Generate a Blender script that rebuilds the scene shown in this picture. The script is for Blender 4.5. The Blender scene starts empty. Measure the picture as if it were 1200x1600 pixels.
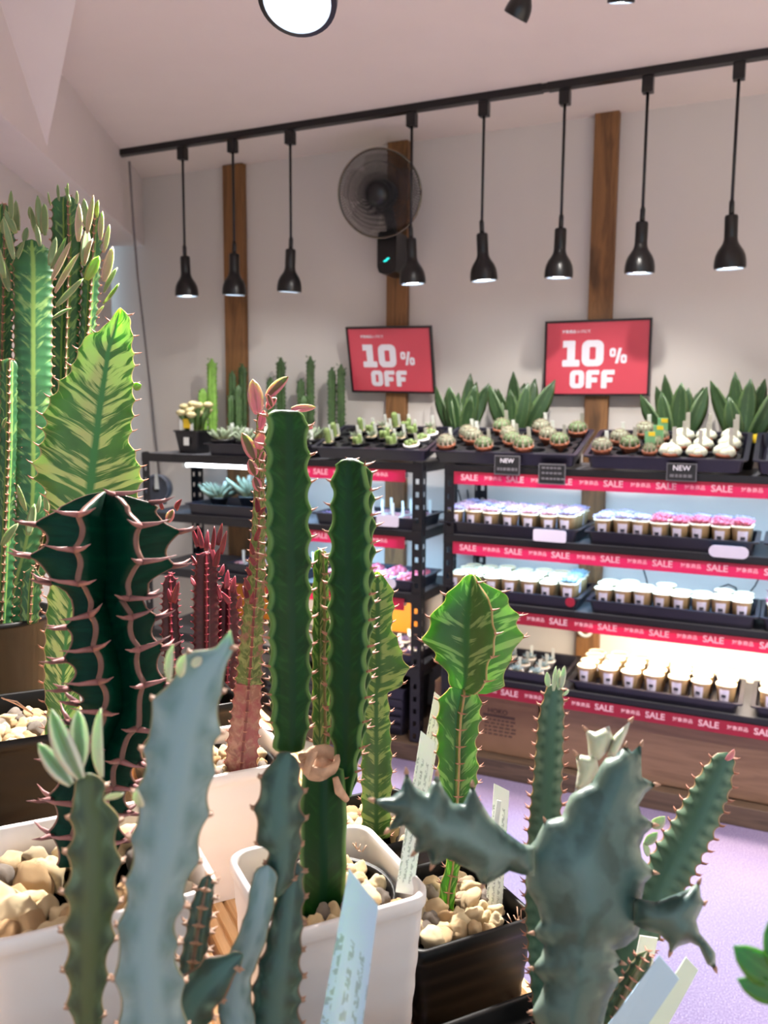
import bpy, bmesh, math, random
from mathutils import Vector, Matrix, Quaternion, noise
from mathutils.geometry import delaunay_2d_cdt

random.seed(7)
PI = math.pi
scn = bpy.context.scene
COL = scn.collection

# ------------------------------------------------------------------ camera
# rows: world x (along the back wall), y (into the wall), z (up) expressed in camera right/down/forward
CR = ((0.904, 0.060, -0.424), (0.428, -0.108, 0.897), (0.007, -0.992, -0.124))
right = Vector((CR[0][0], CR[1][0], CR[2][0])).normalized()
fwd = Vector((CR[0][2], CR[1][2], CR[2][2]))
fwd = (fwd - right * fwd.dot(right)).normalized()
down = fwd.cross(right).normalized()
CAM = Vector((0, 0, 1.38))
FPX = 1331.8
cd = bpy.data.cameras.new('camera')
cam = bpy.data.objects.new('camera', cd)
COL.objects.link(cam)
rot = Matrix((right, -down, -fwd)).transposed()
cam.matrix_world = Matrix.Translation(CAM) @ rot.to_4x4()
cd.sensor_fit = 'HORIZONTAL'
cd.sensor_width = 27.0
cd.lens = FPX * 27.0 / 1200.0
cd.clip_start = 0.02
cd.dof.use_dof = True
cd.dof.focus_distance = 0.74
cd.dof.aperture_fstop = cd.lens / 2.7
scn.camera = cam

# ------------------------------------------------------------------ world, exposure
w = bpy.data.worlds.new('daylight')
scn.world = w
w.use_nodes = True
w.node_tree.nodes['Background'].inputs[0].default_value = (0.56, 0.79, 1.0, 1)
w.node_tree.nodes['Background'].inputs[1].default_value = 0.55
scn.view_settings.view_transform = 'Standard'
scn.view_settings.look = 'None'
scn.view_settings.gamma = 1.0
scn.view_settings.use_curve_mapping = False
scn.view_settings.exposure = 1.6
scn.cycles.max_bounces = 6
scn.cycles.sample_clamp_indirect = 4.0
scn.cycles.caustics_reflective = False
scn.cycles.caustics_refractive = False

# ------------------------------------------------------------------ geometry of the view
def ray(px, py):
    return right * ((px - 600) / FPX) + down * ((py - 800) / FPX) + fwd
def pix(px, py, d):
    """point seen at (px, py) that lies d metres in front of the lens"""
    return CAM + ray(px, py) * d
def on_y(px, py, y):
    r = ray(px, py)
    return CAM + r * (y / r.y)
def on_z(px, py, z):
    r = ray(px, py)
    return CAM + r * ((z - CAM.z) / r.z)

# ------------------------------------------------------------------ helpers
WM = {}
class MB:
    def __init__(self):
        self.v, self.f, self.uv, self.uv2 = [], [], [], []
    def add(self, vs, fs, uvs=None):
        b = len(self.v)
        self.v += [Vector(p) for p in vs]
        self.f += [tuple(i + b for i in f) for f in fs]
        self.uv += list(uvs) if uvs else [(0.0, 0.0)] * len(vs)
        return self
    def box(self, c, s, m=None):
        c = Vector(c); hx, hy, hz = s[0] / 2, s[1] / 2, s[2] / 2
        vs = [Vector((x, y, z)) for x in (-hx, hx) for y in (-hy, hy) for z in (-hz, hz)]
        if m is not None: vs = [m @ p for p in vs]
        vs = [p + c for p in vs]
        return self.add(vs, [(0, 1, 3, 2), (4, 6, 7, 5), (0, 4, 5, 1), (2, 3, 7, 6), (0, 2, 6, 4), (1, 5, 7, 3)])
    def rings(self, rings, closed=True, cap0=True, cap1=True, uvs=None):
        n = len(rings[0]); vs = [p for r in rings for p in r]; fs = []
        for i in range(len(rings) - 1):
            for j in range(n if closed else n - 1):
                k = (j + 1) % n
                fs.append((i * n + j, i * n + k, (i + 1) * n + k, (i + 1) * n + j))
        if cap0: fs.append(tuple(range(n - 1, -1, -1)))
        if cap1: fs.append(tuple((len(rings) - 1) * n + j for j in range(n)))
        return self.add(vs, fs, uvs)
    def lathe(self, prof, n=20, c=(0, 0, 0), cap0=True, cap1=True, fin=None):
        c = Vector(c); rs = []
        for r, z in prof:
            ring = []
            for j in range(n):
                a = 2 * PI * j / n
                rr = r * (fin(a, z) if fin else 1)
                ring.append(c + Vector((rr * math.cos(a), rr * math.sin(a), z)))
            rs.append(ring)
        return self.rings(rs, True, cap0, cap1)
    def tube(self, pts, r, n=6, cap=True):
        pts = [Vector(p) for p in pts]; rs = []; up = None
        for i, p in enumerate(pts):
            t = (pts[min(i + 1, len(pts) - 1)] - pts[max(i - 1, 0)]).normalized()
            if up is None:
                up = Vector((0, 0, 1)) if abs(t.z) < .9 else Vector((1, 0, 0))
            a = t.cross(up).normalized(); b = a.cross(t).normalized(); up = b
            rr = r[i] if isinstance(r, (list, tuple)) else r
            rs.append([p + (a * math.cos(2 * PI * j / n) + b * math.sin(2 * PI * j / n)) * rr for j in range(n)])
        return self.rings(rs, True, cap, cap)
    def build(self, name, mat, parent=None, world=False, smooth=True, kind=None, label=None):
        vs = self.v
        if world and parent is not None:
            mi = WM.get(parent, Matrix.Identity(4)).inverted()
            vs = [mi @ p for p in vs]
        me = bpy.data.meshes.new(name)
        me.from_pydata([tuple(p) for p in vs], [], self.f)
        if any(u != (0.0, 0.0) for u in self.uv):
            l = me.uv_layers.new(name='UVMap')
            li = [0] * len(me.loops); me.loops.foreach_get('vertex_index', li)
            fl = []
            for i in li: fl += self.uv[i]
            l.data.foreach_set('uv', fl)
        if smooth: me.polygons.foreach_set('use_smooth', [True] * len(me.polygons))
        if self.uv2:
            l = me.uv_layers.new(name='Tooth')
            li = [0] * len(me.loops); me.loops.foreach_get('vertex_index', li)
            fl = []
            for i in li: fl += (self.uv2[i], 0.0)
            l.data.foreach_set('uv', fl)
        me.materials.append(mat)
        me.update()
        return link(name, me, parent, kind, label)
def link(name, me, parent=None, kind=None, label=None, mw=None):
    o = bpy.data.objects.new(name, me); COL.objects.link(o)
    if parent is not None:
        o.parent = parent
        WM[o] = WM.get(parent, Matrix.Identity(4))
    if mw is not None: o.matrix_basis = mw
    if kind: o['kind'] = kind
    if label: o['label'] = label
    return o
def sharp(o, ang=35):
    me = o.data
    bm = bmesh.new(); bm.from_mesh(me)
    bmesh.ops.recalc_face_normals(bm, faces=bm.faces)
    for e in bm.edges:
        e.smooth = not (len(e.link_faces) == 2 and e.calc_face_angle(0) > math.radians(ang))
    bm.to_mesh(me); bm.free()
    return o
def bev(o, wdt=.002, seg=2):
    m = o.modifiers.new('edge', 'BEVEL'); m.width = wdt; m.segments = seg; m.limit_method = 'ANGLE'
    return o
def thing(name, label, cat, loc=(0, 0, 0), rz=0.0, group=None, mat=None):
    o = bpy.data.objects.new(name, None); COL.objects.link(o)
    o.empty_display_size = .02
    m = mat if mat is not None else Matrix.Translation(Vector(loc)) @ Matrix.Rotation(rz, 4, 'Z')
    o.matrix_basis = m; WM[o] = m
    o['label'] = label; o['category'] = cat
    if group: o['group'] = group
    return o
def tag(o, label, cat, group=None):
    o['label'] = label; o['category'] = cat
    if group: o['group'] = group
    return o
def structure(o):
    o['kind'] = 'structure'; return o
def copy_tree(root, m, label=None, group=None):
    r = root.copy(); COL.objects.link(r); r.matrix_basis = m; WM[r] = m
    if label: r['label'] = label
    if group: r['group'] = group
    for ch in root.children:
        c = ch.copy(); COL.objects.link(c); c.parent = r
        for g in ch.children:
            d = g.copy(); COL.objects.link(d); d.parent = c
    return r
def TR(loc, rz=0, s=1, tilt=0):
    return Matrix.Translation(Vector(loc)) @ Matrix.Rotation(rz, 4, 'Z') @ Matrix.Rotation(tilt, 4, 'X') @ Matrix.Scale(s, 4)

# ------------------------------------------------------------------ materials
def srgb(r, g, b):
    f = lambda c: c / 12.92 if c <= .04045 else ((c + .055) / 1.055) ** 2.4
    return (f(r / 255), f(g / 255), f(b / 255), 1)
class NT:
    def __init__(self, name):
        self.m = bpy.data.materials.new(name); self.m.use_nodes = True
        self.t = self.m.node_tree; self.p = self.t.nodes['Principled BSDF']
    def n(self, typ, **kw):
        nd = self.t.nodes.new(typ)
        for k, v in kw.items(): setattr(nd, k, v)
        return nd
    def l(self, a, b): self.t.links.new(a, b)
    def ramp(self, fac, stops, interp='LINEAR'):
        r = self.n('ShaderNodeValToRGB'); cr = r.color_ramp; cr.interpolation = interp
        while len(cr.elements) < len(stops): cr.elements.new(.5)
        for e, (p, c) in zip(cr.elements, stops): e.position = p; e.color = c
        self.l(fac, r.inputs[0]); return r.outputs[0]
    def mix(self, fac, a, b, blend='MIX'):
        x = self.n('ShaderNodeMix', data_type='RGBA', blend_type=blend)
        for sock, val in ((x.inputs[0], fac), (x.inputs[6], a), (x.inputs[7], b)):
            if hasattr(val, 'is_linked') or hasattr(val, 'links'): self.l(val, sock)
            else: sock.default_value = val
        return x.outputs[2]
    def math(self, op, a, b=0.0):
        x = self.n('ShaderNodeMath', operation=op)
        for i, val in enumerate((a, b)):
            if hasattr(val, 'links'): self.l(val, x.inputs[i])
            else: x.inputs[i].default_value = val
        return x.outputs[0]
    def noise(self, vec=None, scale=5, detail=3, rough=.5, dist=0):
        x = self.n('ShaderNodeTexNoise'); x.inputs['Scale'].default_value = scale
        x.inputs['Detail'].default_value = detail; x.inputs['Roughness'].default_value = rough
        x.inputs['Distortion'].default_value = dist
        if vec is not None: self.l(vec, x.inputs['Vector'])
        return x.outputs[0]
    def coord(self, which='Object', scale=(1, 1, 1)):
        c = self.n('ShaderNodeTexCoord'); mp = self.n('ShaderNodeMapping')
        mp.inputs['Scale'].default_value = scale
        self.l(c.outputs[which], mp.inputs['Vector']); return mp.outputs[0]
    def bump(self, h, strength=.3, dist=.002):
        b = self.n('ShaderNodeBump'); b.inputs['Strength'].default_value = strength
        b.inputs['Distance'].default_value = dist
        self.l(h, b.inputs['Height']); self.l(b.outputs[0], self.p.inputs['Normal'])
    def base(self, c):
        if hasattr(c, 'links'): self.l(c, self.p.inputs['Base Color'])
        else: self.p.inputs['Base Color'].default_value = c
    def rough(self, r): self.p.inputs['Roughness'].default_value = r
    def sss(self, wt, rad=(.3, .6, .15), sc=.01):
        self.p.inputs['Subsurface Weight'].default_value = wt
        self.p.inputs['Subsurface Radius'].default_value = rad
        self.p.inputs['Subsurface Scale'].default_value = sc

def plain(name, c, rough=.5, metal=0, var=.06, nscale=12, spec=None):
    t = NT(name)
    nz = t.noise(t.coord(), nscale, 3)
    dark = tuple(x * (1 - var) for x in c[:3]) + (1,)
    lite = tuple(min(1, x * (1 + var)) for x in c[:3]) + (1,)
    t.base(t.ramp(nz, [(.3, dark), (.7, lite)])); t.rough(rough)
    t.p.inputs['Metallic'].default_value = metal
    if spec is not None: t.p.inputs['Specular IOR Level'].default_value = spec
    return t.m
def emis(name, c, s):
    t = NT(name); t.base(c); t.p.inputs['Emission Color'].default_value = c
    t.p.inputs['Emission Strength'].default_value = s; return t.m
def wood(name, a, b, scale=(3, 3, 40), rough=.6, knots=True):
    t = NT(name)
    nz = t.noise(t.coord('Object', scale), 1.6, 5, .6, .8)
    col = t.ramp(nz, [(.3, a), (.5, b), (.62, a), (.75, b)])
    if knots:
        k = t.noise(t.coord('Object', (9, 9, 4)), 1.0, 2)
        col = t.mix(t.ramp(k, [(.62, (0, 0, 0, 1)), (.72, (.7, .7, .7, 1))]), col, tuple(x * .35 for x in a[:3]) + (1,))
    t.base(col); t.rough(rough); t.bump(nz, .15, .002); return t.m
def plaster(name, c):
    t = NT(name)
    nz = t.noise(t.coord('Object', (60, 60, 25)), 4, 4, .6)
    st = t.noise(t.coord('Object', (2.5, 2.5, .4)), 1.5, 3)
    col = t.ramp(st, [(.25, tuple(x * .95 for x in c[:3]) + (1,)), (.75, c)])
    t.base(col); t.rough(.85); t.bump(nz, .12, .001); return t.m

def variegated(name, dark, light, edge, slant=.5, freq=26, stretch=1.3, cut=(.5, .58), mid=None, midw=.18,
               rough=.42, sss=.25, edgew=.94, soft=0.02, blotch=None, bands=None, bcut=(.45, .58), spec=.4):
    """ribbed-stem skin: UV.x runs from the valley (0) to the rib edge (1), UV.y along the stem in decimetres"""
    t = NT(name)
    c = t.n('ShaderNodeUVMap', uv_map='UVMap'); s = t.n('ShaderNodeSeparateXYZ'); t.l(c.outputs[0], s.inputs[0])
    U, V = s.outputs[0], s.outputs[1]
    wob = t.noise(t.coord('Object'), 22, 2)
    v2 = t.math('ADD', t.math('SUBTRACT', V, t.math('MULTIPLY', U, slant * .1)), t.math('MULTIPLY', wob, .06))
    cm = t.n('ShaderNodeCombineXYZ')
    t.l(t.math('MULTIPLY', U, stretch), cm.inputs[0]); t.l(t.math('MULTIPLY', v2, freq), cm.inputs[1])
    nz = t.noise(cm.outputs[0], 1.0, 3, .55, .35)
    fac = t.ramp(nz, [(cut[0], (0, 0, 0, 1)), (cut[1], (1, 1, 1, 1))])
    big = t.noise(t.coord('Object'), 30, 3)
    dk = t.mix(t.ramp(big, [(.35, (0, 0, 0, 1)), (.65, (1, 1, 1, 1))]), dark, tuple(x * .62 for x in dark[:3]) + (1,))
    col = t.mix(fac, dk, light)
    if blotch is not None:
        bz = t.noise(t.coord('Object'), 75, 4, .65)
        col = t.mix(t.ramp(bz, [(bcut[0], (0, 0, 0, 1)), (bcut[1], (1, 1, 1, 1))]), col, blotch)
    if mid is not None:
        g = t.ramp(U, [(midw * .4, (1, 1, 1, 1)), (midw, (0, 0, 0, 1))])
        col = t.mix(g, col, mid)
    if bands is not None:
        uvm = t.n('ShaderNodeUVMap', uv_map='Tooth'); s2 = t.n('ShaderNodeSeparateXYZ'); t.l(uvm.outputs[0], s2.inputs[0])
        b1 = t.ramp(s2.outputs[0], [(.1, (1, 1, 1, 1)), (.75, (0, 0, 0, 1))])
        b2 = t.ramp(U, [(.22, (0, 0, 0, 1)), (.5, (1, 1, 1, 1)), (.85, (.5, .5, .5, 1))])
        col = t.mix(t.math('MULTIPLY', t.math('MULTIPLY', b1, b2), .8), col, bands)
    e = t.ramp(U, [(edgew - soft, (0, 0, 0, 1)), (edgew + soft, (1, 1, 1, 1))])
    col = t.mix(e, col, edge)
    t.base(col); t.rough(rough); t.p.inputs['Specular IOR Level'].default_value = spec; t.sss(sss, (.5, .8, .15), .006 if sss < .5 else .009)
    t.bump(nz, .12, .0008)
    return t.m
def leafmat(name, a, edge, mid, rough=.45, sss=.3, ew=.72):
    t = NT(name)
    c = t.n('ShaderNodeUVMap'); s = t.n('ShaderNodeSeparateXYZ'); t.l(c.outputs[0], s.inputs[0])
    nz = t.noise(t.coord('Object'), 60, 3)
    u = t.math('ADD', s.outputs[0], t.math('MULTIPLY', t.math('SUBTRACT', nz, .5), .5))
    col = t.ramp(u, [(.0, mid), (.14, a), (ew - .12, a), (ew + .1, edge)])
    t.base(col); t.rough(rough); t.sss(sss, (.4, .8, .2), .004); return t.m

M = {}
M['wall'] = plaster('wall_plaster', srgb(216, 209, 203))
M['ceiling'] = plaster('ceiling_plaster', srgb(238, 225, 217))
M['bulk'] = plaster('bulkhead_plaster', srgb(226, 216, 212))
M['post'] = wood('brown_stained_timber', srgb(104, 70, 40), srgb(138, 96, 56), (10, 10, 1.1))
M['plank'] = wood('pine_plank', srgb(206, 160, 112), srgb(222, 182, 134), (30, 2.2, 30), .5, False)
M['panelwood'] = wood('wood_grain_print', srgb(112, 84, 64), srgb(128, 98, 76), (1.2, 12, 14), .55, False)
M['plinth'] = wood('dark_board', srgb(72, 56, 46), srgb(96, 76, 62), (1.2, 12, 14), .6, False)
M['floorpale'] = plain('pale_vinyl_floor', srgb(206, 196, 182), .5, 0, .05, 5)
M['black'] = plain('black_plastic', srgb(20, 19, 23), .38, 0, .15)
M['tray'] = plain('tray_black_plastic', srgb(30, 28, 40), .3, 0, .12)
M['steel'] = plain('black_coated_steel', srgb(20, 19, 25), .42, .1, .1)
M['shelf'] = plain('grey_shelf_board', srgb(92, 92, 98), .5, 0, .06)
M['lampblack'] = plain('lamp_black', srgb(13, 13, 15), .32, 0, .1)
M['blackpot'] = plain('black_pot_plastic', srgb(12, 10, 11), .45, 0, .12, 12, .25)
M['whitepot'] = plain('white_pot_plastic', srgb(230, 225, 226), .38, 0, .02)
M['soil'] = plain('dark_soil', srgb(52, 40, 32), .95, 0, .5, 150)
M['bark'] = plain('dry_woody_callus', srgb(196, 158, 132), .8, 0, .25, 120)
M['paper'] = plain('white_label_plastic', srgb(226, 230, 226), .5, 0, .03)
M['cup'] = plain('kraft_paper_cup', srgb(214, 178, 128), .6, 0, .06)
M['rimpaper'] = plain('pale_paper_rim', srgb(236, 216, 184), .6, 0, .03)
M['cuplabel'] = plain('cup_label', srgb(214, 206, 226), .6, 0, .03)
M['labelgrey'] = plain('frosted_label', srgb(176, 172, 164), .4, 0, .05)
M['ink'] = plain('dark_print', srgb(52, 50, 66), .6, 0, .1)
M['terracotta'] = plain('terracotta', srgb(158, 92, 66), .75, 0, .15, 30)
t = NT('sale_red_paper'); t.base(srgb(156, 28, 54)); t.rough(.5)
tl_ = t.n('ShaderNodeBsdfTranslucent'); tl_.inputs[0].default_value = srgb(232, 26, 96); mx_ = t.n('ShaderNodeMixShader'); mx_.inputs[0].default_value = .20
t.l(t.p.outputs[0], mx_.inputs[1]); t.l(tl_.outputs[0], mx_.inputs[2]); t.l(mx_.outputs[0], [n_ for n_ in t.t.nodes if n_.type == 'OUTPUT_MATERIAL'][0].inputs[0]); M['red'] = t.m
M['poster'] = plain('poster_red', srgb(204, 74, 90), .28, 0, .04, 4)
M['letter'] = plain('white_print', srgb(226, 222, 232), .6, 0, .02)
M['pinkletter'] = plain('pale_pink_print', srgb(236, 176, 188), .6, 0, .02)
M['salegrey'] = plain('grey_pink_print', srgb(226, 176, 188), .6, 0, .02)
M['frame'] = plain('black_frame', srgb(22, 16, 20), .35, 0, .1)
M['chalk'] = plain('chalkboard_black', srgb(24, 24, 28), .5, 0, .1)
M['chalkrim'] = plain('chalkboard_rim', srgb(104, 102, 108), .5, 0, .1)
M['card'] = plain('brown_cardboard', srgb(126, 94, 72), .8, 0, .05, 20)
M['cardprint'] = plain('cardboard_print', srgb(74, 52, 46), .8, 0, .1)
M['tape'] = plain('clear_tape', srgb(186, 156, 132), .25, 0, .06)
M['grey'] = plain('grey_plastic', srgb(96, 100, 112), .4, 0, .08)
M['chrome'] = plain('dark_chrome', srgb(120, 112, 100), .22, .9, .05)
t = NT('smoked_clear_blade'); t.base(srgb(120, 118, 124)); t.rough(.25); t.p.inputs['Alpha'].default_value = .12; M['smoke'] = t.m
M['cable'] = plain('grey_cable', srgb(120, 112, 112), .6, 0, .05)
M['blackcable'] = plain('black_cable', srgb(30, 30, 36), .5, 0, .05)
M['yellow'] = plain('yellow_tag', srgb(236, 200, 40), .5, 0, .08)
M['greencard'] = plain('green_seed_card', srgb(120, 176, 128), .5, 0, .12, 30)
M['teal'] = emis('teal_indicator', (.02, .55, .5, 1), .6)
M['ringmat'] = plain('pale_reflector_ring', srgb(176, 190, 206), .3, .3, .05)
M['lens'] = emis('lamp_lens', (.9, .96, 1, 1), 9.0)
M['tubecool'] = emis('led_tube_cool', (.86, .92, 1, 1), 5)
M['tubewarm'] = emis('led_tube_warm', (1, .88, .72, 1), 5)
M['spine'] = plain('spine_brown', srgb(168, 112, 92), .6, 0, .3, 90)
M['spinedark'] = plain('spine_purple_brown', srgb(142, 96, 96), .55, 0, .3, 60)
M['spinered'] = plain('spine_crimson', srgb(140, 52, 66), .6, 0, .3, 90)
M['spineblue'] = plain('spine_tan', srgb(158, 122, 100), .6, 0, .3, 90)

t = NT('pumice_stone'); nz = t.noise(t.coord('Object'), 260, 5, .7); ob = t.n('ShaderNodeObjectInfo')
c1 = t.ramp(ob.outputs['Random'], [(0, srgb(226, 200, 154)), (.35, srgb(238, 218, 178)), (.62, srgb(180, 142, 100)), (.8, srgb(230, 208, 166)), (.86, srgb(112, 104, 98)), (1, srgb(132, 124, 116))])
t.base(t.mix(t.ramp(nz, [(.30, (.4, .4, .4, 1)), (.52, (1, 1, 1, 1))]), srgb(128, 94, 62), c1)); t.rough(.95); t.bump(nz, .6, .003); M['pebble'] = t.m
t = NT('lavender_speckled_floor'); nz = t.noise(t.coord('Object'), 260, 4, .8); n2 = t.noise(t.coord('Object'), 3, 3)
t.base(t.mix(t.ramp(n2, [(.3, (0, 0, 0, 1)), (.7, (1, 1, 1, 1))]), t.ramp(nz, [(.36, srgb(98, 84, 122)), (.52, srgb(126, 112, 152)), (.66, srgb(190, 180, 210))]), t.ramp(nz, [(.36, srgb(108, 96, 130)), (.54, srgb(138, 124, 158)), (.66, srgb(196, 186, 212))])))
t.rough(.55); t.bump(nz, .2, .002); M['floor'] = t.m
t = NT('label_print'); c = t.n('ShaderNodeUVMap'); s = t.n('ShaderNodeSeparateXYZ'); t.l(c.outputs[0], s.inputs[0])
cm = t.n('ShaderNodeCombineXYZ'); t.l(t.math('MULTIPLY', s.outputs[0], 5.5), cm.inputs[0]); t.l(t.math('MULTIPLY', s.outputs[1], 42), cm.inputs[1])
nz = t.noise(cm.outputs[0], 1.0, 2, .7)
lines = t.math('GREATER_THAN', t.math('SINE', t.math('MULTIPLY', s.outputs[0], 20.0)), .1)
zone = t.math('MULTIPLY', t.math('LESS_THAN', s.outputs[1], .84), t.math('GREATER_THAN', s.outputs[1], .08))
f = t.math('MULTIPLY', t.math('MULTIPLY', lines, zone), t.math('GREATER_THAN', nz, .5))
f = t.math('MULTIPLY', f, .5)
t.base(t.mix(f, srgb(228, 232, 226), srgb(70, 78, 90))); t.rough(.45); t.sss(.1); M['tag'] = t.m
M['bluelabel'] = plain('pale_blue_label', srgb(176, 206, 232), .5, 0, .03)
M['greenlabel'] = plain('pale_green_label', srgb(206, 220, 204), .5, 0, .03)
M['tagbluecast'] = M['tag'].copy(); [n_ for n_ in M['tagbluecast'].node_tree.nodes if n_.type == 'MIX'][0].inputs[6].default_value = srgb(166, 196, 226)  # white tag with the blue daylight cast put into its base colour

PK = .62
def D(r, g, b):
    c = srgb(r, g, b); return (c[0] * PK, c[1] * PK, c[2] * PK, 1)
M['varA'] = variegated('variegated_skin_tall', D(52, 116, 66), D(130, 168, 96), D(120, 96, 70), 1.8, 13, 1.0, (.54, .64), D(136, 170, 84), .16)
M['varB'] = variegated('variegated_skin_blade', D(90, 150, 62), D(206, 222, 140), D(196, 158, 132), 2.4, 13, .8, (.47, .54), D(70, 146, 70), .12, .4, .6, .965)
M['varC'] = variegated('dark_green_skin', D(0, 60, 44), D(2, 72, 52), D(150, 112, 104), .4, 20, 1, (.45, .7), None, .2, .45, .12, .955, spec=.12)
M['varE'] = variegated('bright_green_skin', D(20, 78, 26), D(36, 98, 36), D(122, 164, 92), 1.0, 20, .9, (.5, .8), D(20, 70, 38), .3, .42, .25, .93, .10, spec=.2)
M['varE4'] = variegated('striped_green_skin', D(84, 128, 50), D(164, 180, 100), D(150, 122, 76), .7, 20, .8, (.49, .55), D(60, 108, 34), .22, .42, .6, .965)
M['varF'] = variegated('striped_blade_skin', D(86, 132, 58), D(164, 188, 118), D(188, 150, 110), 1.6, 17, .8, (.52, .58), D(66, 128, 62), .16, .42, .7, .965)
M['varD'] = variegated('crimson_skin', D(84, 0, 28), D(104, 8, 40), D(140, 36, 56), .6, 24, 1, (.5, .7), D(70, 16, 34), .2, .4, .2, .95)
M['varP'] = variegated('pink_green_mottled_skin', D(120, 138, 70), D(164, 170, 104), D(150, 80, 76), .5, 20, 1.2, (.45, .6), None, .2, .5, .25, .95, blotch=D(176, 116, 104), bcut=(.54, .66))
M['varP2'] = variegated('pink_mottled_skin', D(196, 132, 116), D(206, 152, 132), D(150, 80, 76), .5, 20, 1.2, (.45, .6), None, .2, .5, .25, .95, blotch=D(178, 96, 96))
M['varG'] = variegated('blue_green_skin', D(66, 108, 104), D(116, 150, 140), D(120, 96, 84), .5, 6, .8, (.4, .72), D(104, 142, 146), .75, .42, .2, .97, bands=D(30, 62, 62))
M['varH'] = variegated('olive_blue_skin', D(74, 96, 60), D(122, 150, 122), D(148, 132, 96), .5, 6, .8, (.42, .7), D(90, 106, 66), .8, .45, .2, .97, bands=D(48, 62, 44))
M['varH2'] = variegated('pale_blue_skin', D(120, 156, 160), D(168, 196, 204), D(128, 128, 104), .5, 5, .8, (.38, .68), D(146, 178, 188), .8, .45, .2, .97, bands=D(104, 142, 146))
M['varI'] = variegated('blue_green_skin_dark', D(52, 92, 80), D(120, 150, 136), D(130, 100, 84), .5, 6, .8, (.48, .74), D(76, 114, 108), .7, .42, .2, .97, bands=D(36, 62, 56))
t = NT('blue_green_blotched_skin'); cu = t.n('ShaderNodeUVMap', uv_map='UVMap'); su = t.n('ShaderNodeSeparateXYZ'); t.l(cu.outputs[0], su.inputs[0])
nz = t.noise(t.coord('Object'), 60, 2, .5); fz = t.noise(t.coord('Object'), 300, 3)
bl = t.math('MULTIPLY', t.ramp(nz, [(.45, (0, 0, 0, 1)), (.57, (1, 1, 1, 1))]), t.ramp(su.outputs[0], [(.15, (0, 0, 0, 1)), (.45, (1, 1, 1, 1))]))
cb = t.mix(bl, t.ramp(su.outputs[0], [(0, D(98, 138, 142)), (.3, D(78, 118, 120)), (.75, D(62, 104, 102)), (.97, D(140, 160, 146))]), D(34, 76, 74))
t.base(t.mix(t.math('MULTIPLY', fz, .15), cb, D(130, 152, 150))); t.rough(.45); t.sss(.2, (.5, .8, .3), .005); M['bladeG'] = t.m
M['varG3'] = variegated('green_scalloped_skin', D(104, 140, 112), D(136, 164, 136), D(150, 120, 84), .5, 8, .8, (.45, .7), D(84, 124, 102), .7, .42, .2, .96, bands=D(52, 90, 66))
M['leafA'] = leafmat('leaf_grey_green', D(126, 148, 104), D(176, 172, 138), D(136, 156, 108))
M['leafApink'] = leafmat('leaf_blush', D(184, 156, 134), D(240, 200, 198), D(180, 164, 128))
M['leafAlime'] = leafmat('leaf_lime', D(140, 168, 62), D(160, 170, 90), D(150, 180, 80))
M['leafD'] = leafmat('leaf_crimson', D(122, 4, 40), D(152, 34, 62), D(92, 0, 30))
M['leafP'] = leafmat('leaf_pink_edged', D(116, 82, 54), D(238, 132, 158), D(112, 92, 52), .4, .3, .5)
M['leafPP'] = leafmat('leaf_pink', D(228, 120, 144), D(244, 150, 176), D(196, 104, 112), .4)
M['leafH'] = leafmat('leaf_cream_edged', D(126, 160, 128), D(232, 236, 226), D(104, 138, 84), .45, .3, .5)
M['leafW'] = leafmat('leaf_pale', D(208, 216, 190), D(232, 232, 214), D(196, 208, 178))
M['leafS'] = leafmat('sansevieria_leaf', D(54, 84, 48), D(88, 112, 68), D(76, 104, 62), .4, .1)
M['leafR'] = leafmat('edge_leaf_green', D(36, 110, 40), D(70, 140, 60), D(60, 130, 50))
PK = .8
M['cact'] = plain('cactus_green', D(92, 112, 70), .6, 0, .3, 60)
M['cactgrey'] = plain('cactus_grey_green', D(122, 126, 102), .6, 0, .35, 60)
M['cactcol'] = plain('column_cactus_green', D(70, 100, 44), .6, 0, .3, 50)
M['cacttall'] = plain('dark_column_green', D(56, 84, 40), .6, 0, .3, 50)
M['cactsmall'] = plain('small_cactus_green', D(124, 146, 84), .6, 0, .25, 60)
M['sand'] = plain('pale_sand', D(206, 184, 146), .9, 0, .2, 120)
M['cactlime'] = plain('column_cactus_lime', D(126, 172, 70), .6, 0, .2, 50)
PK = .7
M['cactwool'] = plain('cactus_pale_spines', D(206, 188, 168), .7, 0, .2, 80)
M['cactwhite'] = plain('white_woolly_cactus', D(216, 218, 196), .8, 0, .12, 120)
M['crest'] = plain('beige_crest', D(204, 190, 140), .7, 0, .25, 60)
M['agave'] = plain('silver_green_rosette', D(140, 156, 126), .55, 0, .2, 40)
M['silver'] = plain('silver_blade_green', D(150, 158, 134), .5, 0, .2, 40)
M['pinksucc'] = plain('pink_succulent', D(236, 180, 196), .5, 0, .2, 60)
M['pinkred'] = plain('rose_succulent', D(214, 96, 116), .5, 0, .25, 60)
M['lilac'] = plain('lilac_succulent', D(196, 178, 216), .5, 0, .2, 60)
M['bluesucc'] = plain('blue_succulent', D(166, 196, 214), .5, 0, .2, 60)
M['cream'] = plain('pale_seedlings', D(238, 226, 208), .7, 0, .12, 70)
M['gold'] = plain('golden_seedlings', D(232, 206, 150), .7, 0, .15, 70)
M['orange'] = plain('orange_panel', D(240, 150, 40), .5, 0, .05)
M['purple'] = plain('purple_succulent', D(128, 108, 160), .5, 0, .25, 60)

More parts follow.
